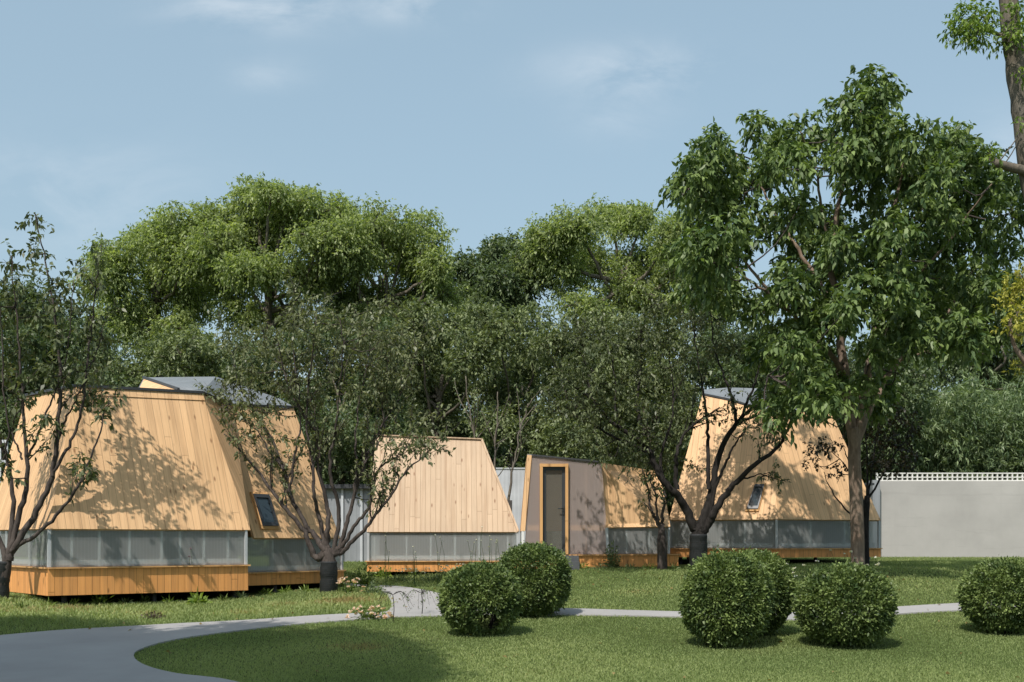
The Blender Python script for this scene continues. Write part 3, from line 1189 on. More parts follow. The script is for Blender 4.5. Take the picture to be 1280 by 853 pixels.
def fences():
    Y = 38.0
    x0, x1 = at(600, 0, Y).x, at(668, 0, Y).x
    root = empty('board_fence', ((x0 + x1) / 2, Y, 1.0))
    tag(root, 'tall white ribbed board fence seen in the gap left of the glazed porch', 'fence')
    m = MB()
    zt = at(0, 587, Y).z
    m.box(((x0 + x1) / 2, Y, (zt + .8) / 2), (x1 - x0, .06, zt - .8))
    m.build('board_panel', FENCEW, root)
    for x in (x0, x1):
        p = MB()
        p.box((x, Y - .05, (zt + .85) / 2), (.08, .08, zt - .75))
        p.build('post', ALU, root)
    cp = MB()
    cp.box(((x0 + x1) / 2, Y - .0, zt + .03), (x1 - x0, .10, .05))
    cp.build('cap_rail', ALU, root)
    # grey shed between the left and middle cabins
    Y = 36.0
    x0, x1 = at(404, 0, Y).x, at(476, 0, Y).x
    root = empty('garden_shed', ((x0 + x1) / 2, Y, .95))
    tag(root, 'grey panelled shed half hidden between the left and middle cabins', 'shed')
    zt = at(0, 611, Y).z
    m = MB()
    m.box(((x0 + x1) / 2, Y + 1, (zt + .7) / 2), (x1 - x0, 2, zt - .7))
    m.build('panel_wall', SHEDG, root)
    r = MB()
    r.box(((x0 + x1) / 2, Y + .95, zt + .06), (x1 - x0 + .2, 2.3, .12))
    r.build('roof', FLASH, root)
    for k in range(4):
        p = MB()
        p.box((x0 + (x1 - x0) * k / 3, Y - .03, (zt + .7) / 2), (.07, .06, zt - .7))
        p.build('post', FENCEW, root)
    # pale rail fence at the far left
    Y = 30.0
    x0, x1 = at(-120, 0, Y).x, at(9, 0, Y).x
    root = empty('rail_fence', ((x0 + x1) / 2, Y, .8))
    tag(root, 'white slatted rail fence peeping out behind the left cabin', 'fence')
    z0, z1 = .7, at(0, 552, Y).z
    p = MB()
    for z in (z1, z1 - .5, z1 - 1.0):
        p.box(((x0 + x1) / 2, Y, z), (x1 - x0, .05, .07))
    x = x0
    while x <= x1 + .01:
        p.box((x, Y + .045, (z0 + z1) / 2), (.06, .04, z1 - z0))
        x += .17
    p.build('slat_panel', FENCEW, root)


fences()


# ================================================================== traced trees
def px_limb(pts, Y0, Y1, jig=.0):
    n = len(pts)
    return [at(x, y, Y0 + (Y1 - Y0) * (i / (n - 1)) ** 1.2 + (random.gauss(0, jig) if 0 < i < n - 1 else 0)) for i, (x, y) in enumerate(pts)]


def wrap_part(root, a, b, r0, r1):
    m = MB()
    p = curve_pts([a, (Vector(a) + Vector(b)) / 2, b], 14)
    m.tube(p, [r0 + (r1 - r0) * i / 13 + random.uniform(-.006, .010) for i in range(14)], 14)
    return m.build('trunk_wrap', WRAP, root)


def cherry(root_px, Y, label, limbs, trunk_r, wrap_top, fork, bark, leafm, crown, shoots, leaf, spread=1.2, seed=1,
           shoot_len=(.5, 1.2), per_m=16, group=None, density=9, twig_r=.010, tmin=.35, ktwig=3, up=(0, 0, 1.0), right_lim=None, left_near=None):
    random.seed(seed)
    base = at(*root_px, Y)
    base.z = gh(base.x, base.y) - .02
    root = empty('cherry_tree', base)
    tag(root, label, 'tree', group)
    mb = MB()
    fk = at(*fork, Y)
    if wrap_top:
        wt = at(*wrap_top, Y)
        wrap_part(root, base - Vector((0, 0, .03)), wt, trunk_r * 1.08, trunk_r * .99)
    else:
        wt = base
    mb.tube(curve_pts([base, (base + wt) / 2 if wrap_top else (base + fk) / 2, fk], 10),
            [trunk_r * (1.0 if wrap_top else 1.25 - .25 * i / 9) * (1 if i < 7 else 1 - .16 * (i - 6)) for i in range(10)], 10)
    lines = []
    for i, L in enumerate(limbs):
        pts, r0, r1 = L[:3]
        dy = L[3] if len(L) > 3 else random.uniform(-spread, spread)
        ys = L[4] if len(L) > 4 else 0
        c = px_limb(pts, Y + ys, Y + dy, .06)
        if abs(pts[0][1] - fork[1]) < 32 and abs(pts[0][0] - fork[0]) < 32:
            low = base.lerp(fk, .86)
            side = Vector((c[0].x - low.x, 0, 0)) * .35
            c = [low + side, low.lerp(c[0], .55) + side * .3] + c
            n = len(c) * 5
            p = curve_pts(c, n)
            rr = min(trunk_r * .78, r0 * 1.55)
            k0 = int(n * 2 / (len(c) - 1))
            rad = [rr + (r0 - rr) * min(1, q / max(k0, 1)) if q < k0 else r0 + (r1 - r0) * ((q - k0) / (n - 1 - k0)) ** .8 for q in range(n)]
            for q in range(k0, n - 1):
                p[q] = p[q] + Vector((random.gauss(0, .012), random.gauss(0, .012), random.gauss(0, .012)))
            mb.tube(p, rad, 9)
        else:
            p, rad = limb(mb, c, r0, r1, len(pts) * 5, 8, .012)
        lines.append((p, rad))
    # side shoots
    tw = []
    for _ in range(shoots):
        p, rad = random.choice(lines)
        i = int(len(p) * random.uniform(tmin, 1.0) ** .8)
        i = min(i, len(p) - 1)
        if right_lim and p[i].x / p[i].y * FPX + CX > right_lim and random.random() < .82:
            continue
        t = (p[i] - p[max(i - 2, 0)])
        t = t.normalized() if t.length > 1e-6 else Vector((0, 0, 1))
        d = t * .6 + Vector(rand_dirs(1)[0]) * .65 + Vector(up) * .5
        ln = random.uniform(*shoot_len)
        s = shoot(p[i], d, ln, .14, 6)
        r = min(rad[i] * .6, twig_r * 1.6)
        mb.tube(s, [r * (1 - .8 * k / 6) for k in range(7)], 4)
        tw.append(s)
        for _ in range(ktwig):
            j = random.randrange(1, 6)
            s2 = shoot(s[j], (s[j] - s[j - 1]).normalized() + Vector(rand_dirs(1)[0]) * .9, ln * random.uniform(.25, .55), .2, 3)
            mb.tube(s2, [twig_r * .5 * (1 - .7 * k / 3) for k in range(4)], 3)
            tw.append(s2)
    clumps = [(at(x, y, Y + (random.uniform(-2.0, -1.2) if left_near and x < left_near else random.uniform(-spread, spread))), (rx / FPX * Y, rx / FPX * Y * .9, rz / FPX * Y)) for x, y, rx, rz in crown]
    if clumps:
        tw += connect(mb, [p for p, r in lines], clumps, .014, .006, 5)
    mb.build('trunk', bark, root)
    sets = [leaves_along(tw, per_m * 1.7, leaf * 1.1, .1, .7)]
    if clumps:
        sets.append(clump_sprays(clumps, density * 4.0, 6, leaf * 2.2, leaf * .98, droop=.7, shell=1.6))
    P, D, L, T = join_leaves(*sets)
    leaf_object('crown', P, D, L, leafm, root, ratio=.46, tint=T)
    return root


# left-edge tree
cherry((3, 747), 21.3, 'slender upright cherry tree with wrapped trunk at the left edge before the larger cabin', [
    ([(8, 700), (16, 640), (12, 590), (3, 560), (-12, 500), (-25, 420)], .055, .012),
    ([(10, 695), (26, 640), (34, 600), (33, 560), (29, 510), (26, 460), (20, 390), (14, 320)], .06, .008),
    ([(14, 692), (42, 645), (64, 600), (72, 545), (75, 490), (73, 440), (66, 380), (56, 320), (44, 268)], .065, .007),
    ([(66, 595), (84, 560), (101, 520), (108, 465), (115, 400), (122, 340), (127, 305)], .035, .007),
    ([(12, 690), (40, 672), (70, 645), (95, 610), (115, 570), (128, 530), (136, 495)], .045, .008),
    ([(33, 577), (45, 550), (58, 515), (70, 487), (82, 450), (88, 400), (92, 350)], .025, .006),
    ([(28, 575), (18, 548), (16, 530), (28, 505), (28, 490)], .02, .006),
    ([(70, 560), (82, 525), (95, 500), (104, 480), (120, 440), (132, 400)], .022, .006),
    ([(5, 690), (-12, 640), (-25, 580), (-35, 500), (-40, 420), (-38, 350)], .05, .01),
    ([(4, 575), (10, 540), (4, 480), (2, 420), (-2, 350), (-6, 300)], .02, .006),
], .105, (5, 702), (11, 692), BARK_CHERRY, L_CHERRY_D,
    [(45, 275, 12, 14), (38, 315, 20, 22), (12, 330, 16, 20), (62, 345, 14, 20), (78, 370, 20, 22), (18, 385, 20, 24), (50, 390, 20, 24), (72, 420, 18, 22),
     (118, 322, 12, 16), (124, 355, 16, 20), (112, 395, 18, 22), (128, 420, 16, 20), (20, 440, 20, 24), (110, 450, 18, 20), (-10, 380, 24, 40), (-15, 460, 24, 30),
     (60, 465, 14, 14), (122, 490, 16, 18), (128, 520, 10, 12), (108, 585, 12, 9), (122, 500, 14, 12), (60, 520, 10, 14), (5, 590, 8, 8)], 50, .125, .7, 3,
    (.35, .8), 11, 'cherry trees with wrapped trunks', 3.6)

# tree before the left cabin's rear pod
cherry((411, 738), 24.0, 'many-limbed cherry tree with black-wrapped trunk beside the rear roof window of the left cabin', [
    ([(398, 698), (391, 693), (383, 671), (367, 647), (340, 615), (320, 587), (300, 563), (280, 543)], .075, .010),
    ([(404, 685), (392, 668), (379, 652), (362, 615), (355, 587), (336, 543), (316, 510), (298, 478), (290, 440)], .065, .008),
    ([(408, 680), (410, 655), (409, 631), (399, 587), (397, 547), (380, 520), (364, 490), (352, 450), (345, 415)], .06, .007),
    ([(418, 685), (424, 640), (414, 599), (413, 570), (420, 530), (425, 485), (428, 440), (425, 400)], .05, .007),
    ([(426, 682), (434, 650), (442, 625), (455, 580), (467, 551), (483, 523), (499, 498), (512, 466), (520, 440)], .05, .007),
    ([(428, 685), (440, 662), (459, 637), (468, 606), (474, 585), (495, 572), (515, 556), (540, 551)], .045, .007),
    ([(428, 690), (446, 672), (465, 650), (483, 627), (507, 591), (524, 575), (537, 563)], .05, .007),
    ([(405, 680), (397, 640), (393, 619), (390, 571), (383, 530), (386, 480), (392, 430), (395, 395)], .05, .007),
    ([(362, 615), (368, 570), (376, 530), (372, 480), (366, 430), (372, 395)], .03, .006),
    ([(442, 625), (446, 585), (444, 540), (452, 490), (462, 440), (468, 405)], .03, .006),
    ([(355, 587), (340, 570), (322, 540), (305, 525), (285, 512)], .022, .006),
    ([(455, 580), (470, 560), (480, 535), (476, 490), (486, 450)], .022, .006),
], .165, (411, 702), (411, 685), BARK_CHERRY, L_CHERRY,
    [(300, 430, 26, 22), (330, 420, 28, 26), (365, 405, 26, 24), (400, 395, 26, 22), (430, 405, 26, 22), (460, 415, 26, 24), (490, 430, 24, 22), (345, 450, 28, 24),
     (385, 440, 28, 24), (425, 445, 28, 24), (465, 455, 26, 24), (310, 465, 24, 20), (350, 485, 24, 20), (400, 485, 24, 20), (445, 490, 24, 20), (490, 475, 20, 20),
     (290, 470, 16, 16), (512, 455, 14, 18), (505, 420, 16, 18), (375, 380, 16, 14), (440, 385, 14, 12), (300, 500, 14, 10), (330, 515, 16, 10), (315, 545, 14, 10),
     (286, 516, 10, 8), (350, 545, 12, 10), (340, 575, 10, 8), (500, 575, 12, 8), (518, 560, 10, 8), (485, 600, 9, 7), (480, 622, 8, 6), (530, 556, 10, 6)], 150, .098, 1.2, 5,
    (.45, 1.2), 13, 'cherry trees with wrapped trunks', 4.9, .013, .4, up=(0, 0, 1.4))

# dark tree before the right cabin
cherry((873, 713), 27.4, 'dark spreading cherry tree with black-wrapped trunk in front of the right cabin', [
    ([(879, 664), (888, 650), (895, 637), (908, 617), (922, 601), (947, 578), (971, 561), (984, 539), (992, 517)], .115, .022, -.6),
    ([(905, 621), (920, 604), (931, 598), (948, 594), (962, 591)], .035, .010, -.5),
    ([(876, 660), (884, 634), (890, 614), (898, 572), (920, 531), (944, 509), (977, 493), (1000, 480)], .125, .014, .3),
    ([(920, 531), (938, 523), (957, 519), (975, 519), (991, 515)], .04, .012, .2),
    ([(921, 530), (916, 505), (912, 488), (902, 464), (892, 430), (888, 390)], .045, .010, .6),
    ([(925, 526), (934, 503), (942, 484), (949, 458), (955, 410), (958, 370)], .04, .009, .1),
    ([(887, 640), (896, 605), (908, 578), (916, 560), (926, 545), (934, 535)], .05, .010, -.3),
    ([(886, 612), (885, 580), (885, 545), (883, 518), (879, 488), (872, 450), (866, 405), (862, 370)], .055, .009, .7),
    ([(868, 662), (858, 638), (846, 618), (828, 600), (812, 566), (796, 549), (775, 535), (758, 521), (738, 499), (712, 478), (692, 458)], .115, .012, -.8),
    ([(806, 556), (804, 540), (797, 512), (798, 488), (802, 450), (800, 410)], .055, .009, .4, -.4),
    ([(846, 612), (845, 585), (846, 568), (853, 546), (868, 530), (884, 519), (900, 509)], .06, .010, -.2, -.2),
    ([(812, 566), (790, 556), (773, 549), (755, 540), (738, 531), (715, 520), (698, 512)], .045, .010, -1.0, -.3),
    ([(830, 601), (826, 570), (838, 530), (842, 490), (836, 440), (832, 395)], .045, .009, .9, 0),
    ([(775, 535), (768, 510), (770, 480), (760, 440), (755, 410)], .03, .008, .3, -.5),
    ([(738, 499), (735, 470), (728, 440), (725, 415)], .025, .008, .2, -.6),
], .20, (873, 668), (873, 655), BARK_DARK, L_CHERRY_D,
    [(700, 470, 22, 20), (730, 450, 26, 24), (765, 430, 28, 24), (800, 415, 28, 24), (835, 410, 28, 24), (870, 400, 28, 26), (905, 395, 24, 24), (940, 390, 22, 24),
     (715, 500, 22, 16), (750, 480, 26, 22), (790, 465, 28, 24), (825, 460, 28, 24), (860, 450, 26, 24), (745, 515, 24, 16), (780, 505, 26, 20), (815, 505, 26, 22),
     (850, 495, 22, 22), (765, 540, 22, 14), (800, 545, 24, 18), (830, 540, 20, 18), (735, 545, 18, 14), (790, 575, 20, 12), (815, 575, 18, 14), (770, 565, 18, 10), (750, 566, 14, 8),
     (858, 540, 12, 12), (862, 580, 10, 9), (845, 520, 18, 16), (925, 430, 20, 20), (895, 440, 22, 22), (958, 365, 18, 18),
     (968, 590, 8, 8), (975, 598, 6, 6), (948, 528, 7, 6), (932, 540, 8, 5), (962, 540, 7, 5), (975, 548, 6, 5)], 160, .100, 1.5, 9,
    (.45, 1.2), 12, 'cherry trees with wrapped trunks', 4.9, .013, .45, right_lim=872, left_near=760)

# small two-stemmed tree beside it
def sapling():
    cherry((828, 705), 28.1, 'thin two-stemmed tree by the low glazing, left of the dark spreading tree', [
        ([(826, 660), (819, 648), (814, 640), (811, 620), (806, 596), (800, 575)], .05, .012, .2),
        ([(824, 655), (821, 640), (819, 617), (812, 597), (812, 570)], .035, .010, -.2),
        ([(828, 655), (829, 640), (831, 617), (828, 596), (836, 570)], .045, .012, .1)],
        .10, None, (827, 655), BARK_CHERRY, L_CHERRY_D, [(808, 580, 12, 10), (835, 575, 12, 8), (820, 560, 16, 12)], 12, .11, .4, 22, (.3, .6), 13, None, 5)


sapling()


# the big broad-leaved tree
def big_tree():
    random.seed(21)
    Y = 24.3
    base = at(1073, 712, Y)
    base.z = gh(base.x, base.y) - .02
    root = empty('broadleaf_tree', base)
    tag(root, 'tall glossy broadleaf tree with pale bare trunk behind the two round bushes', 'tree')
    mb = MB()
    fk = at(1068, 548, Y)
    mb.tube(curve_pts([base, at(1071, 640, Y), at(1068, 580, Y), fk, at(1066, 535, Y)], 18), [.165 if i == 0 else .138 - .022 * i / 17 for i in range(18)], 12)
    L = [([(1067, 548), (1060, 500), (1052, 440), (1046, 380), (1040, 320), (1048, 260), (1062, 190), (1080, 125)], .13, .02, .3),
         ([(1070, 552), (1080, 500), (1087, 450), (1097, 380), (1108, 310), (1120, 250), (1132, 190)], .10, .02, -.3),
         ([(1072, 552), (1095, 500), (1120, 455), (1150, 425), (1185, 390), (1215, 340), (1240, 290)], .07, .015, .8),
         ([(1056, 470), (1030, 430), (1000, 400), (965, 370), (930, 345), (895, 310)], .06, .012, -.9),
         ([(1047, 390), (1020, 345), (990, 300), (965, 260), (940, 215), (915, 190)], .055, .012, .9),
         ([(1043, 320), (1030, 280), (1022, 230), (1010, 190), (1000, 165)], .04, .012, -.8),
         ([(1112, 300), (1145, 270), (1175, 230), (1200, 200)], .04, .012, 1.0),
         ([(1093, 400), (1130, 360), (1170, 320), (1210, 270), (1240, 230)], .045, .012, -1.2),
         ([(965, 370), (935, 330), (905, 280), (880, 250), (860, 235)], .035, .01, -.4),
         ([(1030, 430), (1010, 455), (985, 470), (960, 470)], .03, .01, -.8),
         ([(1054, 455), (1040, 470), (1015, 482), (1000, 495)], .03, .01, .6),
         ([(1125, 450), (1160, 440), (1195, 430), (1225, 425)], .03, .01, -.6)]
    lines = []
    for pts, r0, r1, dy in L:
        p, _ = limb(mb, px_limb(pts, Y, Y + dy * 1.6, .05), r0, r1, len(pts) * 5, 8, .015)
        lines.append(p)
    C = [(1085, 112, 24, 24), (1062, 140, 24, 22), (1095, 150, 26, 22), (1138, 172, 26, 22), (1185, 172, 22, 20), (1004, 165, 22, 22), (945, 160, 18, 18), (975, 185, 22, 20),
         (890, 178, 18, 18), (905, 210, 24, 22), (870, 215, 20, 20), (850, 235, 18, 16), (885, 245, 24, 20), (925, 235, 22, 20), (955, 215, 20, 20), (990, 205, 20, 18),
         (1040, 180, 24, 22), (1075, 190, 26, 22), (1115, 205, 26, 22), (1155, 215, 26, 24), (1195, 210, 24, 22), (1225, 200, 22, 20), (1225, 240, 26, 24), (1258, 225, 18, 22),
         (1265, 265, 22, 22), (1190, 255, 26, 24), (1150, 260, 26, 22), (1110, 250, 24, 22), (1070, 235, 22, 20), (1090, 285, 22, 20), (1130, 305, 26, 22), (1170, 300, 26, 24),
         (1215, 295, 26, 24), (1255, 310, 24, 24), (880, 285, 22, 20), (910, 275, 22, 18), (945, 265, 20, 16), (870, 320, 22, 18), (900, 325, 24, 20), (930, 300, 20, 16),
         (975, 290, 16, 14), (905, 360, 24, 16), (885, 350, 18, 14), (940, 385, 18, 14), (985, 345, 20, 16), (1010, 365, 22, 18), (970, 375, 18, 14), (1045, 300, 18, 16), (1060, 330, 24, 18), (1012, 278, 20, 18), (1036, 268, 18, 16), (990, 262, 18, 16), (1000, 310, 18, 14), (1025, 300, 18, 16), (1035, 345, 20, 16),
         (1095, 335, 26, 20), (1135, 345, 26, 20), (1175, 345, 26, 22), (1215, 345, 26, 22), (1250, 360, 22, 20), (1160, 385, 26, 20), (1205, 390, 28, 22), (1120, 385, 22, 16),
         (1015, 405, 24, 18), (1045, 385, 20, 16), (985, 415, 22, 16), (1075, 375, 16, 14), (950, 440, 22, 16), (985, 455, 26, 18), (1020, 450, 26, 20), (1005, 485, 26, 18), (1035, 480, 20, 16),
         (970, 490, 20, 14), (1215, 425, 26, 16), (1175, 425, 22, 14), (1250, 405, 20, 18), (1085, 480, 14, 10), (1095, 495, 10, 8), (1020, 510, 14, 10), (1140, 415, 16, 12), (1100, 430, 14, 12)]
    clumps = [(at(x, y, Y + random.uniform(-1.7, 1.7)), (rx / FPX * Y * 1.12, rx / FPX * Y * 1.12, rz / FPX * Y)) for x, y, rx, rz in C]
    for i in range(70):
        x, y, rx, rz = random.choice(C)
        clumps.append((at(x + random.gauss(0, 14), y + random.gauss(0, 10) + 8, Y + random.choice((-1, 1)) * random.uniform(1.2, 2.9)), (.34, .34, .26)))
    mb.build('trunk', BARK_TAN, root)
    mc = MB()
    connect(mc, lines, clumps, .020, .007, 4)
    mc.build('branch', BARK_CHERRY, root)
    P, D, Ln, T = clump_sprays(clumps, 42, 7, .26, .150, droop=.95, shell=2.2)
    leaf_object('crown', P, D, Ln, L_BIG, root, ratio=.44, oval=True, tint=T)


big_tree()


# small maple behind the trunk, its shade put into the leaf colour
def maple():
    random.seed(5)
    Y = 28.6
    base = at(1083, 706, Y)
    base.z = gh(base.x, base.y) - .02
    root = empty('maple_tree', base)
    tag(root, 'small maple behind the pale bare trunk, shade put into its leaf colour', 'tree')
    mb = MB()
    mb.tube(curve_pts([base, at(1082, 660, Y), at(1084, 620, Y)], 8), [.075] * 7 + [.06], 8)
    lines = []
    for pts, dy in (([(1082, 655), (1060, 640), (1040, 615), (1030, 590)], -.6), ([(1083, 640), (1070, 615), (1062, 590), (1040, 565)], -.4), ([(1084, 625), (1090, 590), (1095, 545), (1100, 510)], .5),
                    ([(1083, 650), (1075, 610), (1060, 575), (1055, 560)], -.8), ([(1084, 625), (1105, 590), (1125, 560), (1140, 540)], .8), ([(1084, 625), (1084, 570), (1080, 520)], .2)):
        p, _ = limb(mb, px_limb(pts, Y, Y + dy), .03, .008, 14, 6, .01)
        lines.append(p)
    C = [(1095, 500, 20, 16), (1120, 520, 22, 16), (1085, 530, 18, 16), (1105, 550, 24, 16), (1130, 555, 18, 14), (1090, 580, 20, 12), (1115, 585, 20, 10), (1140, 530, 14, 14), (1135, 575, 14, 10),
         (1022, 560, 18, 9), (1040, 552, 14, 8), (1048, 590, 16, 6), (1015, 578, 12, 6)]  # these left clumps stand in for a foliage shadow on the cabin
    clumps = [(at(x, y, Y + random.uniform(-.7, .7)), (rx / FPX * Y, rx / FPX * Y, rz / FPX * Y)) for x, y, rx, rz in C]
    connect(mb, lines, clumps, .014, .006, 4)
    mb.build('trunk', BARK_DARK, root)
    P, D, L, T = clump_sprays(clumps, 26, 6, .16, .085, droop=.4, shell=1.8)
    leaf_object('crown', P, D, L, L_MAPLE_SHADED, root, ratio=.7, tint=T)


maple()


# tall tree leaving the frame at the right
def edge_tree():
    random.seed(9)
    Y = 22.0
    base = at(1306, 730, Y)
    base.z = gh(base.x, base.y) - .02
    root = empty('shade_tree', base)
    tag(root, 'tall bare-trunked tree at the right edge with small leaf tufts on its trunk', 'tree')
    mb = MB()
    limb(mb, [base, at(1304, 500, Y), at(1300, 300, Y), at(1287, 205, Y), at(1278, 130, Y), at(1268, 70, Y), at(1262, 20, Y), at(1258, -40, Y), at(1255, -140, Y)], .26, .15, 40, 12, .008)
    p1, _ = limb(mb, [at(1292, 225, Y), at(1280, 214, Y - .1), at(1262, 209, Y - .15), at(1242, 203, Y - .2)], .11, .07, 10, 8)
    p2, _ = limb(mb, [at(1265, 50, Y), at(1250, 44, Y - .2), at(1232, 38, Y - .3), at(1212, 32, Y - .3)], .05, .02, 10, 7)
    p3, _ = limb(mb, [at(1258, -100, Y), at(1330, -180, Y), at(1400, -260, Y)], .1, .03, 10, 7)
    C = [(1210, 26, 22, 22), (1222, 44, 18, 14), (1198, 40, 14, 14), (1232, 22, 14, 14), (1270, 42, 14, 16), (1276, 55, 10, 8), (1272, 8, 14, 8), (1247, 55, 10, 8), (1238, 192, 9, 7), (1246, 197, 7, 5), (1282, 90, 8, 10), (1282, 150, 6, 8)]
    clumps = [(at(x, y, Y - .25 + random.uniform(-.25, .25)), (rx / FPX * Y, rx / FPX * Y, rz / FPX * Y)) for x, y, rx, rz in C]
    clumps += [(at(x, y, Y + random.uniform(-1, 1)), (.9, .9, .7)) for x, y in ((1320, -160), (1390, -230), (1400, -150), (1300, -220))]
    connect(mb, [p1, p2, p3], clumps, .014, .006, 4)
    mb.build('trunk', BARK_GREY, root)
    P, D, L, T = clump_sprays(clumps, 80, 6, .15, .095, droop=.7, shell=2.0)
    leaf_object('crown', P, D, L, L_FRESH, root, ratio=.42, tint=T * .8)


edge_tree()


def golden():
    random.seed(12)
    Y = 19.5
    base = at(1312, 715, Y)
    base.z = gh(base.x, base.y) - .02
    root = empty('golden_tree', base)
    tag(root, 'golden yellow-leaved tree at the right edge above the pierced wall', 'tree')
    mb = MB()
    p, _ = limb(mb, [base, at(1310, 600, Y), at(1305, 500, Y), at(1295, 430, Y), at(1290, 350, Y)], .14, .05, 22, 9)
    p2, _ = limb(mb, [at(1297, 470, Y), at(1280, 450, Y), at(1267, 430, Y), at(1262, 400, Y)], .07, .02, 10, 7)
    C = [(1275, 345, 16, 8), (1268, 362, 18, 7), (1262, 378, 16, 6), (1274, 390, 18, 7), (1265, 405, 16, 6), (1276, 418, 14, 6), (1290, 360, 22, 10), (1295, 395, 22, 10), (1272, 458, 12, 7), (1300, 330, 20, 10), (1310, 430, 24, 14)]
    clumps = [(at(x, y, Y + random.uniform(-.5, .5)), (rx / FPX * Y, rx / FPX * Y, rz / FPX * Y)) for x, y, rx, rz in C]
    connect(mb, [p, p2], clumps, .014, .006, 4)
    mb.build('trunk', BARK_TAN, root)
    P, D, L, T = clump_sprays(clumps, 70, 6, .12, .075, droop=.35, shell=2.0)
    leaf_object('crown', P, D, L, L_GOLD, root, ratio=.42, tint=T)


golden()


# ================================================================== background trees
DENS = {'willow_tree': 6.6, 'evergreen_tree': 2.8, 'thicket_tree': 3.0}
LSC = {'willow_tree': .68, 'evergreen_tree': .98, 'thicket_tree': .95}


def bg_tree(name, label, blobs, Y, mat, bark, trunk_px, leaf, density, depth=2.5, seed=0, group=None, k=6, droop=.6, sub=8, subr=.48, ratio=.46, fork_y=None, shell=2.2):
    """A free-standing tree given by the outline blobs of its crown (photo pixels: x, y, rx, ry)."""
    random.seed(seed)
    base = at(trunk_px, HY, Y)
    base.z = gh(base.x, base.y) - .05
    root = empty(name, base)
    tag(root, label, 'tree', group)
    mb = MB()
    ys = [b[1] for b in blobs]
    top = at(trunk_px, min(ys), Y)
    fk = at(trunk_px, fork_y if fork_y else max(ys) + 25, Y)
    h = top.z - base.z
    tr = h * .021
    trunk, _ = limb(mb, [base, (base + fk) / 2 + Vector((random.gauss(0, .15), 0, 0)), fk, fk + (top - fk) * .55 + Vector((random.gauss(0, .3), random.gauss(0, .3), 0))], tr, tr * .35, 18, 9)
    lines = [trunk]
    clumps = []
    for x, y, rx, ry in blobs:
        c = at(x, y, Y + random.uniform(-depth, depth))
        r = Vector((rx / FPX * Y, max(rx, ry) / FPX * Y * .8, ry / FPX * Y))
        q = fk + (top - fk) * random.uniform(0, .45)
        mid = (q + c) / 2 + Vector((random.gauss(0, .3), random.gauss(0, .3), -.1 * (c - q).length))
        p, _ = limb(mb, [q, mid, c], tr * .42, tr * .12, 10, 6, .03)
        lines.append(p)
        for _ in range(sub):
            d = Vector(rand_dirs(1)[0])
            s = random.uniform(.7, 1.25) * subr
            f = random.uniform(.55, 1.08)
            clumps.append((c + Vector((d.x * r.x, d.y * r.y, d.z * r.z)) * f, (r.x * s, r.y * s, r.z * s)))
        clumps.append((c, tuple(r * .6)))
    connect(mb, lines, clumps, tr * .12, tr * .05, 2)
    mb.build('trunk', bark, root)
    P, D, L, T = clump_sprays(clumps, density * DENS.get(name, 2.0), k, leaf * 2.0, leaf * LSC.get(name, 1), droop=droop, shell=shell, fringe=1.4)
    # young growth is paler towards the shoots' ends: tint by spray only
    leaf_object('crown', P, D, L, mat, root, ratio=ratio, tint=T)


TALL = 'tall trees rising behind the thicket'
bg_tree('willow_tree', 'tall feathery tree left of the highest crown, behind the larger cabin',
        [(150, 320, 34, 30), (185, 300, 36, 30), (215, 290, 30, 26), (155, 370, 32, 30), (200, 350, 34, 30), (235, 325, 28, 28), (240, 375, 30, 26), (185, 405, 32, 22), (225, 410, 28, 20), (140, 405, 26, 22), (245, 300, 24, 24), (255, 345, 24, 26), (130, 345, 24, 26)],
        54, L_WILLOW, BARK_GREY, 195, .24, 5.0, seed=31, group=TALL, droop=.8)
bg_tree('willow_tree', 'highest feathery pale green tree behind the left cabin',
        [(280, 278, 36, 26), (318, 258, 38, 22), (362, 255, 36, 20), (400, 266, 34, 24), (265, 305, 32, 28), (310, 295, 38, 28), (355, 290, 38, 28), (400, 300, 34, 28), (280, 350, 34, 28), (325, 345, 36, 26), (372, 345, 36, 26), (410, 345, 28, 24), (300, 390, 32, 20), (350, 390, 30, 18), (420, 280, 28, 26), (432, 320, 28, 28), (340, 240, 24, 10)],
        52, L_WILLOW, BARK_GREY, 335, .24, 4.6, seed=32, group=TALL, droop=.8)
bg_tree('willow_tree', 'feathery pale tree with a lower round crown to the right of the highest one',
        [(440, 285, 30, 24), (475, 278, 30, 22), (510, 290, 32, 22), (535, 315, 24, 24), (445, 325, 32, 26), (485, 320, 34, 26), (520, 345, 30, 26), (450, 370, 32, 24), (495, 372, 32, 22), (540, 365, 20, 24), (430, 390, 26, 16), (425, 300, 28, 28), (550, 335, 18, 22), (555, 365, 16, 18), (465, 400, 30, 16), (520, 395, 28, 16)],
        53, L_WILLOW, BARK_GREY, 480, .24, 4.4, seed=33, group=TALL, droop=.8)
bg_tree('evergreen_tree', 'dark round-crowned tree in the skyline dip between two feathery trees',
        [(600, 335, 26, 22), (625, 318, 26, 18), (650, 312, 20, 18), (590, 365, 24, 22), (625, 355, 30, 24), (655, 350, 26, 26), (610, 385, 28, 18), (645, 385, 26, 18), (575, 350, 16, 20), (670, 325, 20, 24), (580, 385, 22, 20)],
        56, L_EVER, BARK_GREY, 622, .22, 7.0, seed=34, group=TALL)
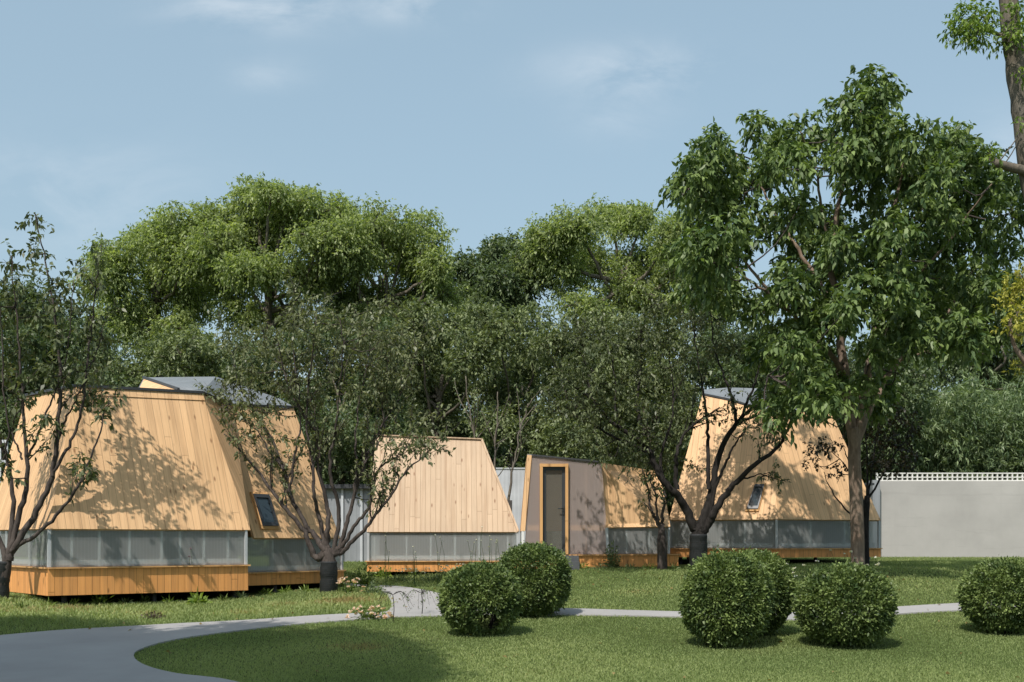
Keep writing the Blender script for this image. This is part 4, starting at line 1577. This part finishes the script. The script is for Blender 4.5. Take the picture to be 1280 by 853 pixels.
bg_tree('willow_tree', 'feathery green tree in the skyline just left of the big glossy tree',
        [(690, 305, 28, 24), (725, 285, 34, 24), (765, 272, 34, 20), (800, 282, 34, 22), (835, 300, 32, 24), (700, 345, 32, 26), (745, 325, 36, 28), (790, 325, 38, 28), (835, 345, 34, 28), (870, 325, 28, 28), (720, 380, 30, 20), (775, 370, 32, 22), (860, 375, 28, 22), (890, 350, 24, 24), (665, 330, 24, 26), (900, 390, 26, 20), (820, 385, 30, 18)],
        55, L_WILLOW, BARK_GREY, 780, .24, 4.4, seed=35, group=TALL, droop=.8)
bg_tree('evergreen_tree', 'dark tree behind the branches of the tree at the left edge',
        [(60, 400, 30, 28), (95, 415, 28, 26), (30, 375, 28, 24), (5, 400, 36, 34), (35, 430, 34, 30), (75, 445, 34, 30), (-20, 450, 36, 36), (20, 480, 36, 32), (65, 490, 36, 30), (110, 470, 30, 30), (5, 530, 30, 34), (-40, 520, 36, 40), (-50, 400, 40, 40), (100, 500, 26, 20)],
        44, L_EVER, BARK_GREY, 20, .17, 9, seed=36, group=TALL)

THK = 'bushy trees of the thicket behind the cabins'
bg_tree('thicket_tree', 'low light green bushy tree directly above the left cabin roof',
        [(185, 448, 30, 22), (225, 442, 30, 20), (255, 455, 26, 20), (150, 470, 26, 22), (205, 475, 34, 22), (250, 480, 26, 18)], 40, L_MID, BARK_GREY, 210, .15, 11, seed=41, group=THK)
bg_tree('thicket_tree', 'bushy dark tree between the left-edge tree and the light green low tree',
        [(110, 430, 28, 28), (140, 445, 26, 26), (95, 470, 28, 26), (130, 480, 28, 22)], 42, L_EVER, BARK_GREY, 115, .16, 10, seed=42, group=THK)
bg_tree('thicket_tree', 'dense bushy tree directly behind the many-limbed cherry tree',
        [(400, 425, 34, 26), (440, 420, 34, 26), (480, 430, 30, 26), (350, 440, 34, 26), (310, 450, 32, 26), (340, 480, 34, 26), (430, 470, 36, 30), (390, 500, 36, 30), (470, 505, 36, 30), (430, 540, 40, 28), (395, 575, 34, 24), (460, 570, 34, 26), (430, 595, 34, 16)], 38, L_EVER, BARK_GREY, 430, .14, 12, seed=43, group=THK)
bg_tree('thicket_tree', 'rounded mid green tree rising over the top of the middle cabin',
        [(530, 410, 30, 26), (570, 405, 30, 24), (545, 445, 34, 28), (510, 455, 30, 28), (585, 445, 30, 28), (530, 490, 34, 26), (575, 490, 34, 26), (550, 520, 34, 18)], 40, L_MID, BARK_GREY, 545, .15, 12, seed=44, group=THK)
bg_tree('thicket_tree', 'mid green bushy tree over the gap between the middle cabin and the porch',
        [(625, 405, 30, 22), (660, 420, 30, 26), (620, 440, 32, 28), (655, 465, 32, 28), (615, 485, 30, 28), (650, 510, 32, 28), (620, 530, 28, 22), (665, 550, 26, 22)], 41, L_MID, BARK_GREY, 640, .15, 12, seed=45, group=THK)
bg_tree('thicket_tree', 'olive bushy tree above the porch roof',
        [(705, 425, 32, 24), (745, 420, 34, 24), (700, 465, 32, 28), (740, 465, 34, 28), (715, 510, 34, 28), (755, 510, 34, 28), (710, 548, 32, 22), (755, 550, 32, 22)], 39, L_MID, BARK_GREY, 725, .15, 12, seed=46, group=THK)
bg_tree('thicket_tree', 'olive bushy tree behind the left limbs of the dark spreading cherry',
        [(790, 425, 34, 26), (830, 430, 34, 26), (790, 470, 34, 30), (835, 475, 34, 30), (805, 520, 36, 28), (850, 520, 30, 28), (810, 560, 36, 24), (855, 565, 26, 22)], 40, L_MID, BARK_GREY, 815, .15, 12, seed=47, group=THK)
bg_tree('thicket_tree', 'bushy tree behind the grey roof of the right cabin',
        [(885, 430, 32, 26), (925, 435, 32, 28), (965, 440, 32, 28), (890, 470, 34, 26), (930, 480, 36, 24), (975, 480, 34, 24), (1010, 455, 32, 28)], 42, L_EVER, BARK_GREY, 930, .15, 11, seed=48, group=THK)
bg_tree('thicket_tree', 'dark bushy tree between the right cabin and the bamboo',
        [(1130, 445, 32, 30), (1145, 475, 26, 22), (1045, 460, 32, 30), (1090, 455, 32, 30), (1055, 505, 32, 28), (1100, 505, 34, 30), (1075, 550, 36, 28), (1115, 550, 30, 28), (1085, 585, 32, 18), (1125, 585, 26, 18)], 43, L_EVER, BARK_GREY, 1085, .15, 11, seed=49, group=THK)
bg_tree('thicket_tree', 'dense dark tree under the glossy crown at the right, above the bamboo',
        [(1150, 385, 34, 28), (1190, 375, 34, 28), (1230, 370, 34, 28), (1275, 375, 34, 30), (1165, 420, 34, 26), (1205, 425, 34, 26), (1245, 425, 30, 26), (1290, 420, 34, 30), (1180, 455, 32, 22), (1225, 455, 32, 22), (1275, 460, 32, 26), (1320, 470, 36, 36)], 48, L_EVER, BARK_GREY, 1225, .16, 10, seed=50, group=THK)
bg_tree('thicket_tree', 'bushy tree low behind the middle cabin, where pale stems rise',
        [(560, 555, 30, 24), (600, 565, 32, 24), (640, 580, 30, 20), (585, 590, 30, 16), (530, 560, 28, 24), (490, 560, 30, 26)], 43, L_EVER, BARK_GREY, 585, .15, 9, seed=51, group=THK)


# bamboo grove: one mass
def bamboo():
    random.seed(77)
    stems = MB()
    n = 620
    O, A = [], []
    for i in range(n):
        px, Y = random.uniform(1088, 1460), random.uniform(41.5, 47)
        x = (px - CX) / FPX * Y
        h = random.uniform(3.6, 6.2) * (1 - .12 * max(0, (1180 - px) / 90))
        b = Vector((x, Y, gh(x, Y) - .05))
        lean = Vector((random.gauss(0, .5), random.gauss(-.2, .4), 0))
        p = [b, b + Vector((0, 0, h * .45)) + lean * .25, b + Vector((0, 0, h * .82)) + lean * .8, b + Vector((0, 0, h)) + lean * 1.5]
        q = curve_pts(p, 8)
        stems.tube(q, [.022 * (1 - .7 * k / 7) for k in range(8)], 5)
        for k in range(60):
            t = random.uniform(.18, 1.0)
            j = min(int(t * 7), 6)
            c = q[j].lerp(q[j + 1], t * 7 - j)
            O.append(tuple(c + Vector((random.gauss(0, .22), random.gauss(0, .22), random.gauss(0, .1)))))
            A.append((random.gauss(0, 1), random.gauss(-.2, 1), random.gauss(.1, .5)))
    P, D, L, T = sprays(np.array(O), np.array(A), 6, .3, .22, droop=.75)
    a = stems.build('bamboo_stems', L_BAMBOO)
    a.name = 'bamboo_grove_stems'
    lo = leaf_object('bamboo_grove', P, D, L, L_BAMBOO, None, ratio=.2, tint=T)
    tag(lo, 'dense bamboo grove growing behind the pale wall', 'bamboo', kind='stuff')
    a.parent = lo
    a.name = 'stem'
    a['kind'] = 'stuff'
    ss = MB()


bamboo()


# far wood that closes the view between the trunks
def far_wood():
    random.seed(78)
    clumps = []
    for i in range(150):
        px = random.uniform(-250, 1550)
        Y = random.uniform(58, 70)
        top = 452 + 12 * math.sin(px * .02) + random.uniform(0, 30)
        zt = at(px, top, Y).z
        x = (px - CX) / FPX * Y
        z = random.uniform(1.5, zt)
        clumps.append(((x, Y, z), (1.9, 1.5, 1.4)))
    P, D, L, T = clump_sprays(clumps, 7, 5, .6, .42, droop=.6)
    o = leaf_object('far_wood', P, D, L, L_EVER, None, ratio=.45, tint=T)
    tag(o, 'far dark wood filling the gaps behind the thicket', 'wood', kind='stuff')
    # undergrowth in front of it
    clumps = []
    for i in range(190):
        px = random.uniform(-150, 1110)
        Y = random.uniform(43, 48)
        zt = at(px, 530 + random.uniform(0, 50), Y).z
        x = (px - CX) / FPX * Y
        clumps.append(((x, Y, random.uniform(1.2, zt)), (1.1, .9, .9)))
    P, D, L, T = clump_sprays(clumps, 11, 5, .35, .25, droop=.6)
    o = leaf_object('undergrowth', P, D, L, L_EVER, None, ratio=.45, tint=T)
    tag(o, 'dark undergrowth of shrubs behind the cabins', 'undergrowth', kind='stuff')


far_wood()


# pale thin saplings behind the middle cabin
def pale_stems():
    random.seed(15)
    for i, (bx, top, lean, lab) in enumerate(((605, (582, 470), -1, 'pale thin leafless sapling leaning left, rising behind the middle cabin'),
                                              (618, (622, 490), 0, 'pale upright thin sapling rising between the middle cabin and the porch'),
                                              (632, (660, 505), 1, 'pale thin sapling leaning right toward the porch'))):
        Y = 34.5 + i * .4
        base = at(bx, 700, Y)
        base.z = gh(base.x, base.y) - .05
        root = empty('sapling', base)
        tag(root, lab, 'sapling', 'pale saplings behind the middle cabin')
        mb = MB()
        p, _ = limb(mb, [base, at(bx + lean * 4, 620, Y), at((bx + top[0]) / 2, 560, Y), at(*top, Y)], .06, .014, 20, 7, .02)
        tw = []
        for k in range(9):
            j = random.randrange(6, 19)
            s = shoot(p[j], Vector((random.gauss(lean * .3, .5), random.gauss(0, .3), 1)), random.uniform(.6, 1.5), .15, 5)
            mb.tube(s, [.018 * (1 - .7 * q / 5) for q in range(6)], 5)
            tw.append(s)
        mb.build('trunk', BARK_GREY, root)
        P, D, L, T = leaves_along(tw, 16, .11, .4, .6)
        leaf_object('crown', P, D, L, L_MID, root, tint=T)


pale_stems()


# trees out of view on the left that throw the shade over path and lawn
def shade_casters():
    for i, (x, y, h, r, lab) in enumerate(((-9.6, 11.6, 7.4, 2.4, 'leafy tree outside the left of the view shading the path'),
                                           (-6.7, 9.9, 9.4, 2.1, 'leafy tree outside the left of the view nearer the camera'),
                                           (-6.0, 7.9, 8.3, 2.4, 'leafy tree outside the left of the view, the one closest to the camera'))):
        random.seed(90 + i)
        root = empty('roadside_tree', (x, y, gh(x, y)))
        tag(root, lab, 'tree', 'trees shading the path')
        mb = MB()
        top = Vector((x, y, h))
        p, _ = limb(mb, [(x, y, -.05), (x + .1, y, h * .4), (x, y + .1, h)], .16, .05, 14, 9)
        clumps = []
        for k in range(30):
            d = Vector(rand_dirs(1)[0])
            clumps.append((top + Vector((d.x * r, d.y * r, d.z * r * .6)) * random.uniform(.2, 1), (r * .42, r * .42, r * .36)))
        connect(mb, [p], clumps, .03, .01, 2)
        mb.build('trunk', BARK_GREY, root)
        P, D, L, T = clump_sprays(clumps, 46, 6, .3, .16, droop=.6)
        leaf_object('crown', P, D, L, L_BIG, root, tint=T)


shade_casters()


# ================================================================== clipped round bushes
def bush(px, base_py, Y, w_px, h_px, label, seed, n=15000, gap=.0):
    random.seed(seed)
    b = at(px, base_py, Y)
    b.z = gh(b.x, b.y)
    n = int(n * 1.9)
    rx, rz = w_px * .93 / 2 / FPX * Y, h_px * .95 / 2 / FPX * Y
    root = empty('round_bush', b)
    tag(root, label, 'bush', 'clipped round bushes on the lawn')
    mb = MB()
    c = b + Vector((0, 0, rz * 1.02))
    for k in range(9):
        a = random.uniform(0, 6.28)
        rr = random.uniform(.2, .75)
        e = c + Vector((math.cos(a) * rx * rr, math.sin(a) * rx * rr, random.uniform(-.2, .6) * rz))
        s = b + Vector((math.cos(a) * .12, math.sin(a) * .12, -.03))
        limb(mb, [s, (s + e) / 2 + Vector((math.cos(a) * .08, math.sin(a) * .08, -.05)), e], .022, .008, 8, 6, .01)
        for q in range(5):
            t = shoot(e, Vector(rand_dirs(1)[0]) + Vector((math.cos(a) * .5, math.sin(a) * .5, .2)), rx * random.uniform(.25, .5), .2, 4)
            mb.tube(t, [.006 * (1 - .7 * i / 4) for i in range(5)], 4)
    mb.build('stem', BARK_DARK, root)
    d = rand_dirs(n)
    ph = rng.uniform(0, 6.28, (8, 3))
    fr = rng.normal(size=(8, 3)) * 2.6
    lump = sum(np.sin(d @ fr[i] + ph[i, 0]) for i in range(8)) / 8
    fr2 = rng.normal(size=(8, 3)) * 9
    lump2 = sum(np.sin(d @ fr2[i] + ph[i, 1]) for i in range(8)) / 8
    hh = np.hypot(d[:, 0], d[:, 1])
    rad = (hh ** 2.5 + np.abs(d[:, 2]) ** 2.5) ** (-1 / 2.5) * (1 + .055 * lump + .05 * lump2)
    rad *= 1 - np.abs(rng.normal(0, .10, n)) * (rng.random(n) < .75) + np.abs(rng.normal(0, .05, n)) * (rng.random(n) < .22)
    # slightly flattened, tucked in at the foot
    foot = np.clip((-d[:, 2] - .35) / .65, 0, 1)
    V = d * rad[:, None] * np.array([rx, rx, rz])
    V[:, :2] *= (1 - .12 * foot ** 1.2)[:, None]
    V[:, :2] *= (1.0 + .05 * np.clip(1 - np.abs(d[:, 2]) * 1.4, 0, 1))[:, None]
    V[:, 2] = np.where(V[:, 2] < -rz * .93, -rz * .93 + rng.normal(0, .02, n), V[:, 2])
    P = np.array(c) + V
    keep = rng.random(n) > foot * .35
    if gap:
        q = (P - np.array(b + Vector((rx * .25, -rx * .6, rz * .42)))) / np.array([.16, .5, .13])
        keep &= (q ** 2).sum(1) > 1
    P, d = P[keep], d[keep]
    D = d * .7 + rng.normal(size=d.shape) * .6 + np.array([0, 0, .25])
    patch = np.clip(.45 + .8 * lump2[keep] + rng.normal(0, .22, len(P)), 0, 1)
    leaf_object('foliage', P, D, rng.uniform(.032, .062, len(P)), L_BUSH, root, ratio=.52, upbias=.6, oval=True, tint=patch)


bush(600, 795, 17.3, 100, 90, 'smaller round bush with open twiggy foot, nearest to the peach flowers', 1, 13000, gap=1)
bush(666, 770, 19.6, 93, 92, 'round bush standing just behind the small twiggy-footed one', 2, 13000)
bush(908, 809, 16.2, 112, 117, 'tallest round bush at the front, overlapping another bush behind its right side', 3, 17000)
bush(944, 797, 17.3, 92, 106, 'round bush half hidden behind the tallest front bush', 4, 13000)
bush(1056, 809, 16.2, 120, 102, 'broad round bush below the pale tree trunk', 5, 17000)
bush(1258, 793, 17.5, 108, 93, 'round bush cut off by the right edge of the view', 6, 15000)


# ================================================================== garden plants and flowers
def plant(name, label, cat, px, py, Y=None, n=60, leaf=.14, h=.3, w=.25, mat=None, flowers=None, fl_mat=None, fl_n=0, fl_size=.05, stems=0, stem_h=.5, ratio=.4, group=None, seed=0, droop=.5):
    random.seed(seed * 7 + int(px))
    b = ground_at(px, py)
    root = empty(name, b)
    tag(root, label, cat, group)
    c = np.array(b)
    if n:
        d = rand_dirs(n)
        d[:, 2] = np.abs(d[:, 2])
        P = c + d * np.array([w * .75, w * .75, h * .8]) * rng.uniform(.1, 1, (n, 1))
        leaf_object('foliage', P, d + rng.normal(size=(n, 3)) * .4 + np.array([0, 0, .3 - droop * .5]), leaf * rng.uniform(.6, 1.2, n), mat or L_PLANT, root, ratio=ratio)
    heads = []
    if stems:
        mb = MB()
        for i in range(stems):
            a, rr = random.uniform(0, 6.28), random.uniform(0, w)
            s = Vector(b) + Vector((math.cos(a) * rr * .5, math.sin(a) * rr * .5, -.02))
            e = s + Vector((math.cos(a) * rr * .9, math.sin(a) * rr * .9, stem_h * random.uniform(.6, 1.1)))
            p, _ = limb(mb, [s, (s + e) / 2 + Vector((random.gauss(0, .03), random.gauss(0, .03), .04)), e], .006, .003, 6, 4)
            heads.append(e)
        mb.build('stem', L_PLANT, root)
    if fl_n:
        FP, FD = [], []
        for i in range(fl_n):
            if heads:
                q = heads[i % len(heads)]
            else:
                d = rand_dirs(1)[0]
                q = Vector(c + np.array([d[0] * w, d[1] * w, abs(d[2]) * h]))
            for k in range(9):
                dd = Vector(rand_dirs(1)[0])
                FP.append(tuple(q))
                FD.append((dd.x, dd.y, abs(dd.z) * .8 + .1))
        leaf_object('blossom', np.array(FP), np.array(FD), rng.uniform(.7, 1.2, len(FP)) * fl_size, fl_mat, root, ratio=.8)
    return root


plant('leafy_plant', 'broad-leaved plant under the left end of the larger cabin skirt', 'plant', 127, 757, n=46, leaf=.17, h=.2, w=.28, ratio=.28, seed=1)
plant('leafy_plant', 'bright broad-leaved plant under the right part of the larger cabin skirt', 'plant', 247, 757, n=60, leaf=.20, h=.26, w=.24, ratio=.28, mat=L_FRESH, seed=2)
plant('heather', 'low brownish heather on the grass strip beside the curving path', 'plant', 192, 775, n=260, leaf=.05, h=.16, w=.3, mat=L_HEATH, seed=3)
plant('flowering_plant', 'tall mauve flower stems before the left part of the long glazing strip', 'flower', 127, 756, n=20, leaf=.1, h=.15, w=.2, stems=9, stem_h=.95, fl_n=14, fl_size=.035, fl_mat=PETAL_V, seed=4)
plant('flowering_plant', 'tall mauve flower stems before the right part of the long glazing strip', 'flower', 240, 752, n=20, leaf=.1, h=.15, w=.2, stems=10, stem_h=1.0, fl_n=16, fl_size=.03, fl_mat=PETAL_V, seed=5)
plant('rose_bush', 'low rose bush covered in peach blossoms at the path fork', 'flower bush', 462, 774, n=330, leaf=.07, h=.22, w=.36, fl_n=34, fl_size=.05, fl_mat=PETAL_P, seed=6)
plant('rose_bush', 'pink rose bush beside the foot of the many-limbed cherry', 'flower bush', 436, 741, n=220, leaf=.08, h=.32, w=.3, fl_n=22, fl_size=.05, fl_mat=PETAL_P, seed=7)
plant('rose_bush', 'pale blossom bush in the gap in front of the grey shed', 'flower bush', 443, 697, n=200, leaf=.1, h=.5, w=.55, fl_n=40, fl_size=.07, fl_mat=PETAL_W, seed=8)
plant('shrub', 'leafy green shrub at the left corner of the middle cabin', 'shrub', 456, 735, n=420, leaf=.09, h=.62, w=.34, seed=9)
plant('shrub', 'dark low shrub behind the pink rose bush', 'shrub', 466, 742, n=260, leaf=.07, h=.28, w=.3, mat=L_EVER, seed=10)
plant('shrub', 'light green seedling shrub below the middle cabin glazing', 'shrub', 480, 722, n=160, leaf=.1, h=.3, w=.3, mat=L_FRESH, seed=11)
plant('shrub', 'narrow dark shrub against the right corner of the porch', 'shrub', 765, 710, n=650, leaf=.075, h=.78, w=.27, mat=L_EVER, seed=12)
for i, (x, y, s) in enumerate(((500, 727, 3), (540, 727, 3), (575, 722, 3), (612, 724, 4))):
    plant('flowering_plant', ('patch of tiny white flowers left of the side path end', 'patch of tiny white flowers above the side path', 'patch of tiny white flowers left of the twiggy-footed bush',
                              'patch of tiny white flowers behind the twiggy-footed bush')[i], 'flower', x, y, n=150, leaf=.07, h=.2, w=.42, stems=14, stem_h=.34, fl_n=14, fl_size=.035, fl_mat=PETAL_W, seed=20 + i, mat=L_EVER,
          group='white flowers in front of the middle cabin')
for i, (x, y, s) in enumerate(((482, 735, 1.15), (519, 735, 1.0), (548, 731, 1.05), (590, 730, 1.1), (607, 728, 1.2), (622, 731, 1.05))):
    plant('flowering_plant', ('tall thin flower stem at the left end of the middle cabin glazing', 'tall flower stems before the second pane of the middle cabin', 'tall flower stems before the centre of the middle cabin glazing',
                              'tall flower stems just above the twiggy-footed bush', 'tallest white flower stems between the bushes and the middle cabin', 'white flower stems at the right end of the middle cabin glazing')[i],
          'flower', x, y, n=14, leaf=.08, h=.2, w=.16, stems=4, stem_h=s, fl_n=4, fl_size=.026, fl_mat=PETAL_W, seed=40 + i, group='tall flower stems before the middle cabin')
plant('flowering_plant', 'white roses showing above the broad bush at the foot of the pale trunk', 'flower', 1062, 730, n=240, leaf=.08, h=.5, w=.5, stems=12, stem_h=.62, fl_n=16, fl_size=.04, fl_mat=PETAL_W, seed=60)
plant('flowering_plant', 'white roses in the dark gap between the two front round bushes', 'flower', 992, 745, n=120, leaf=.08, h=.4, w=.3, stems=8, stem_h=.55, fl_n=9, fl_size=.045, fl_mat=PETAL_W, seed=61)


for px, py in ((60, 760), (88, 758), (160, 757), (182, 754), (212, 755), (280, 752), (300, 749), (335, 744), (358, 742), (380, 741), (30, 762), (495, 719), (520, 720), (560, 720), (730, 711), (748, 711), (790, 711), (810, 711), (845, 712)):
    plant('weed_tuft', 'small grassy weed tuft at the foot of a cabin', 'weed', px + random.uniform(-4, 4), py, n=46, leaf=.13, h=.12, w=.16, ratio=.14, seed=px, mat=random.choice((L_PLANT, L_FRESH, L_EVER)), group='weed tufts along the cabins')


def fallen_leaves():
    n = 420
    O = []
    for cx, cy, r in ((-3.7, 23.2, 2.2), (4.2, 26.2, 2.6), (-8.4, 20.6, 1.6), (7.0, 22.5, 3.0), (1.5, 15.5, 5.0)):
        k = n // 5
        O.append(np.column_stack([rng.normal(cx, r, k), rng.normal(cy, r * .8, k)]))
    xy = np.concatenate(O)
    P = np.column_stack([xy, ghs(xy) + .035])
    D = rng.normal(size=(len(P), 3))
    D[:, 2] *= .25
    o = leaf_object('fallen_leaves', P, D, rng.uniform(.04, .075, len(P)), leaf_mat('dry_leaf', (.16, .10, .035), (.34, .26, .10)), None, ratio=.55)
    tag(o, 'scattered dry fallen leaves on lawn and path', 'fallen leaves', kind='stuff')


fallen_leaves()


def weeping(px, py, h, w, label, seed, fl=True):
    random.seed(seed)
    b = ground_at(px, py)
    root = empty('weeping_rose', b)
    tag(root, label, 'small tree', 'weeping standard roses by the path')
    mb = MB()
    top = Vector(b) + Vector((0, 0, h))
    limb(mb, [Vector(b) - Vector((0, 0, .03)), Vector(b) + Vector((.02, 0, h * .5)), top], .008, .006, 8, 6)
    tw = []
    for k in range(13):
        a = random.uniform(0, 6.28)
        d = Vector((math.cos(a), math.sin(a), 0))
        e = top + d * w * random.uniform(.5, 1) + Vector((0, 0, -random.uniform(.1, .75) * h))
        p, _ = limb(mb, [top, top + d * w * .45 + Vector((0, 0, .05)), e], .003, .0018, 8, 4)
        tw.append(p)
    mb.build('trunk', BARK_DARK, root)
    P, D, L, T = leaves_along(tw, 14, .04, .2, .6)
    leaf_object('foliage', P, D, L, L_EVER, root, tint=T)


weeping(527, 769, .36, .36, 'umbrella-shaped weeping rose on a thin stem over the side path', 1)
weeping(491, 777, .42, .34, 'weeping rose on a thin stem between the peach blossoms and the side path', 2)


# ================================================================== grass
def grass():
    n = 620000
    u = rng.random(n)
    Ymin, Ymax = 11.5, 42.0
    k = 1.1
    Y = (Ymin ** -k + u * (Ymax ** -k - Ymin ** -k)) ** (-1 / k)
    X = rng.uniform(-.50, .50, n) * Y
    xy = np.column_stack([X, Y])
    xj = xy + rng.normal(0, .045, xy.shape)
    on_path = in_ribbon(xj, pa, pb) | in_ribbon(xj, sa, sb)
    keep = ~on_path
    # nothing grows under the cabins
    for poly in ([(-10.6, 24.3), (-8.2, 21.6), (-5.2, 24.0), (-3.9, 26.9), (-4.6, 29.6), (-9.4, 28.6)], [(-3.4, 29.1), (.1, 29.2), (0, 33), (-3.4, 33)], [(.3, 28.9), (4, 29.3), (6.5, 29.8), (9.2, 30.9), (8.8, 34.5), (.3, 34)]):
        keep &= ~in_ribbon(xy, [Vector((*p, 0)) for p in poly[:3]], [Vector((*p, 0)) for p in reversed(poly[3:])])
    xy, Y = xy[keep], Y[keep]
    m = len(xy)
    z = ghs(xy) - .004
    P = np.column_stack([xy, z])
    patch = .5 + .5 * np.sin(xy[:, 0] * .9 + 1.3 * np.sin(xy[:, 1] * .7)) * np.sin(xy[:, 1] * 1.1 + xy[:, 0] * .35)
    fr = rng.normal(size=(10, 2)) * 1.7
    ph = rng.uniform(0, 6.28, 10)
    nz = sum(np.sin(xy @ fr[i] + ph[i]) for i in range(10)) / 10
    # the strip under the left cabin and trees is rougher and drier
    rough = np.exp(-((xy[:, 0] + 7.5) ** 2 / 26 + (xy[:, 1] - 20.6) ** 2 / 3.2))
    L = rng.uniform(.026, .048, m) * (1 + .35 * nz) * (1 + rough * 1.5) * np.clip(Y / 18, .9, 1.5)
    D = rng.normal(size=(m, 3)) * .5
    D[:, 2] = 1
    dry = np.zeros(m)
    for px, py, r in ((25, 765, .8), (95, 762, .6), (345, 757, .55), (300, 768, .5), (190, 770, .5), (425, 752, .5), (800, 742, .7), (455, 810, .5)):
        q = ground_at(px, py)
        dry += np.exp(-((xy[:, 0] - q.x) ** 2 + (xy[:, 1] - q.y) ** 2) / r ** 2)
    tint = np.clip(.36 + .50 * nz + .16 * (patch - .5) + rng.normal(0, .13, m) + rough * .18 + dry * .45, 0, 1)
    o = leaf_object('grass', P, D, L, BLADE, None, ratio=.2, upbias=0, tint=tint)
    tag(o, 'short mown green grass of the lawns', 'grass', kind='stuff')


grass()


# ================================================================== light, sky, camera
AZ, EL = R(25), R(54)
d = Vector((math.sin(AZ) * math.cos(EL), math.cos(AZ) * math.cos(EL), -math.sin(EL)))
sun = bpy.data.lights.new('sun', 'SUN')
sun.energy = 3.1
sun.angle = R(.55)
sun.color = (1.0, .945, .88)
so = bpy.data.objects.new('sun', sun)
so.rotation_euler = d.to_track_quat('-Z', 'Y').to_euler()
so.location = (-10, -10, 20)
col.objects.link(so)

w = bpy.data.worlds.new('World')
scene.world = w
w.use_nodes = True
nt = w.node_tree
g = G(nt)
bg = nt.nodes['Background']
sky = nt.nodes.new('ShaderNodeTexSky')
sky.sky_type = 'NISHITA'
sky.sun_disc = False
sky.sun_elevation = EL
sky.sun_rotation = math.pi + AZ
sky.air_density = 1.2
sky.dust_density = 3.0
sky.ozone_density = 1.6
gen = g.n('ShaderNodeTexCoord').outputs['Generated']
sp = g.n('ShaderNodeSeparateXYZ', {0: gen})
yy = g.math('MAXIMUM', sp.outputs[1], .02)
ca, cb = g.math('DIVIDE', sp.outputs[0], yy), g.math('DIVIDE', sp.outputs[2], yy)
pv = g.n('ShaderNodeCombineXYZ', {0: ca, 1: g.math('MULTIPLY', cb, 2.2), 2: 0.0}).outputs[0]
nz = g.noise(pv, 9.0, 7, .6, dist=.4)
mask = None
for px, py, rx, ry, s in ((335, 8, 120, 30, 1.0), (520, 8, 60, 22, .9), (795, 90, 110, 34, .85), (335, 95, 50, 22, .45), (770, 150, 60, 30, .35), (1290, 215, 90, 60, 1.1), (80, 250, 190, 70, .45), (700, 470, 500, 90, .5)):
    a0, b0 = (px - CX) / FPX, -(py - HY) / FPX
    e1 = g.math('DIVIDE', g.math('SUBTRACT', ca, a0), rx / FPX)
    e2 = g.math('DIVIDE', g.math('SUBTRACT', cb, b0), ry / FPX)
    r2 = g.math('ADD', g.math('MULTIPLY', e1, e1), g.math('MULTIPLY', e2, e2))
    v = g.math('MULTIPLY', g.math('EXPONENT', g.math('MULTIPLY', r2, -1.1)), s)
    mask = v if mask is None else g.math('ADD', mask, v)
cl = g.math('MULTIPLY', mask, g.ramp(nz, [(.38, (0, 0, 0)), (.68, (1, 1, 1))]))
cl = g.math('MULTIPLY', cl, .42, clamp=True)
skyb = g.mix(1.0, g.mix(.6, sky.outputs[0], (2.0, 2.75, 3.10)), (.88, .88, .875), 'MULTIPLY')
skyc = g.mix(cl, skyb, (4.6, 4.75, 4.9))
nt.links.new(skyc, bg.inputs[0])
bg.inputs[1].default_value = .15

cam = bpy.data.cameras.new('camera')
cam.sensor_width = 36
cam.lens = FPX / 1280 * 36
cam.shift_y = (HY - 426.5) / 1280
cam.clip_end = 2000
co = bpy.data.objects.new('camera', cam)
co.location = (0, 0, EYE)
co.rotation_euler = (R(90), 0, 0)
col.objects.link(co)
scene.camera = co

scene.view_settings.view_transform = 'Standard'
scene.view_settings.look = 'None'
scene.view_settings.exposure = .56
scene.view_settings.gamma = 1.0
scene.render.engine = 'CYCLES'
scene.cycles.max_bounces = 8
scene.cycles.transparent_max_bounces = 12
scene.cycles.use_denoising = True

print('LEAVES', sum(len(o.data.polygons) for o in scene.objects if o.type == 'MESH'))
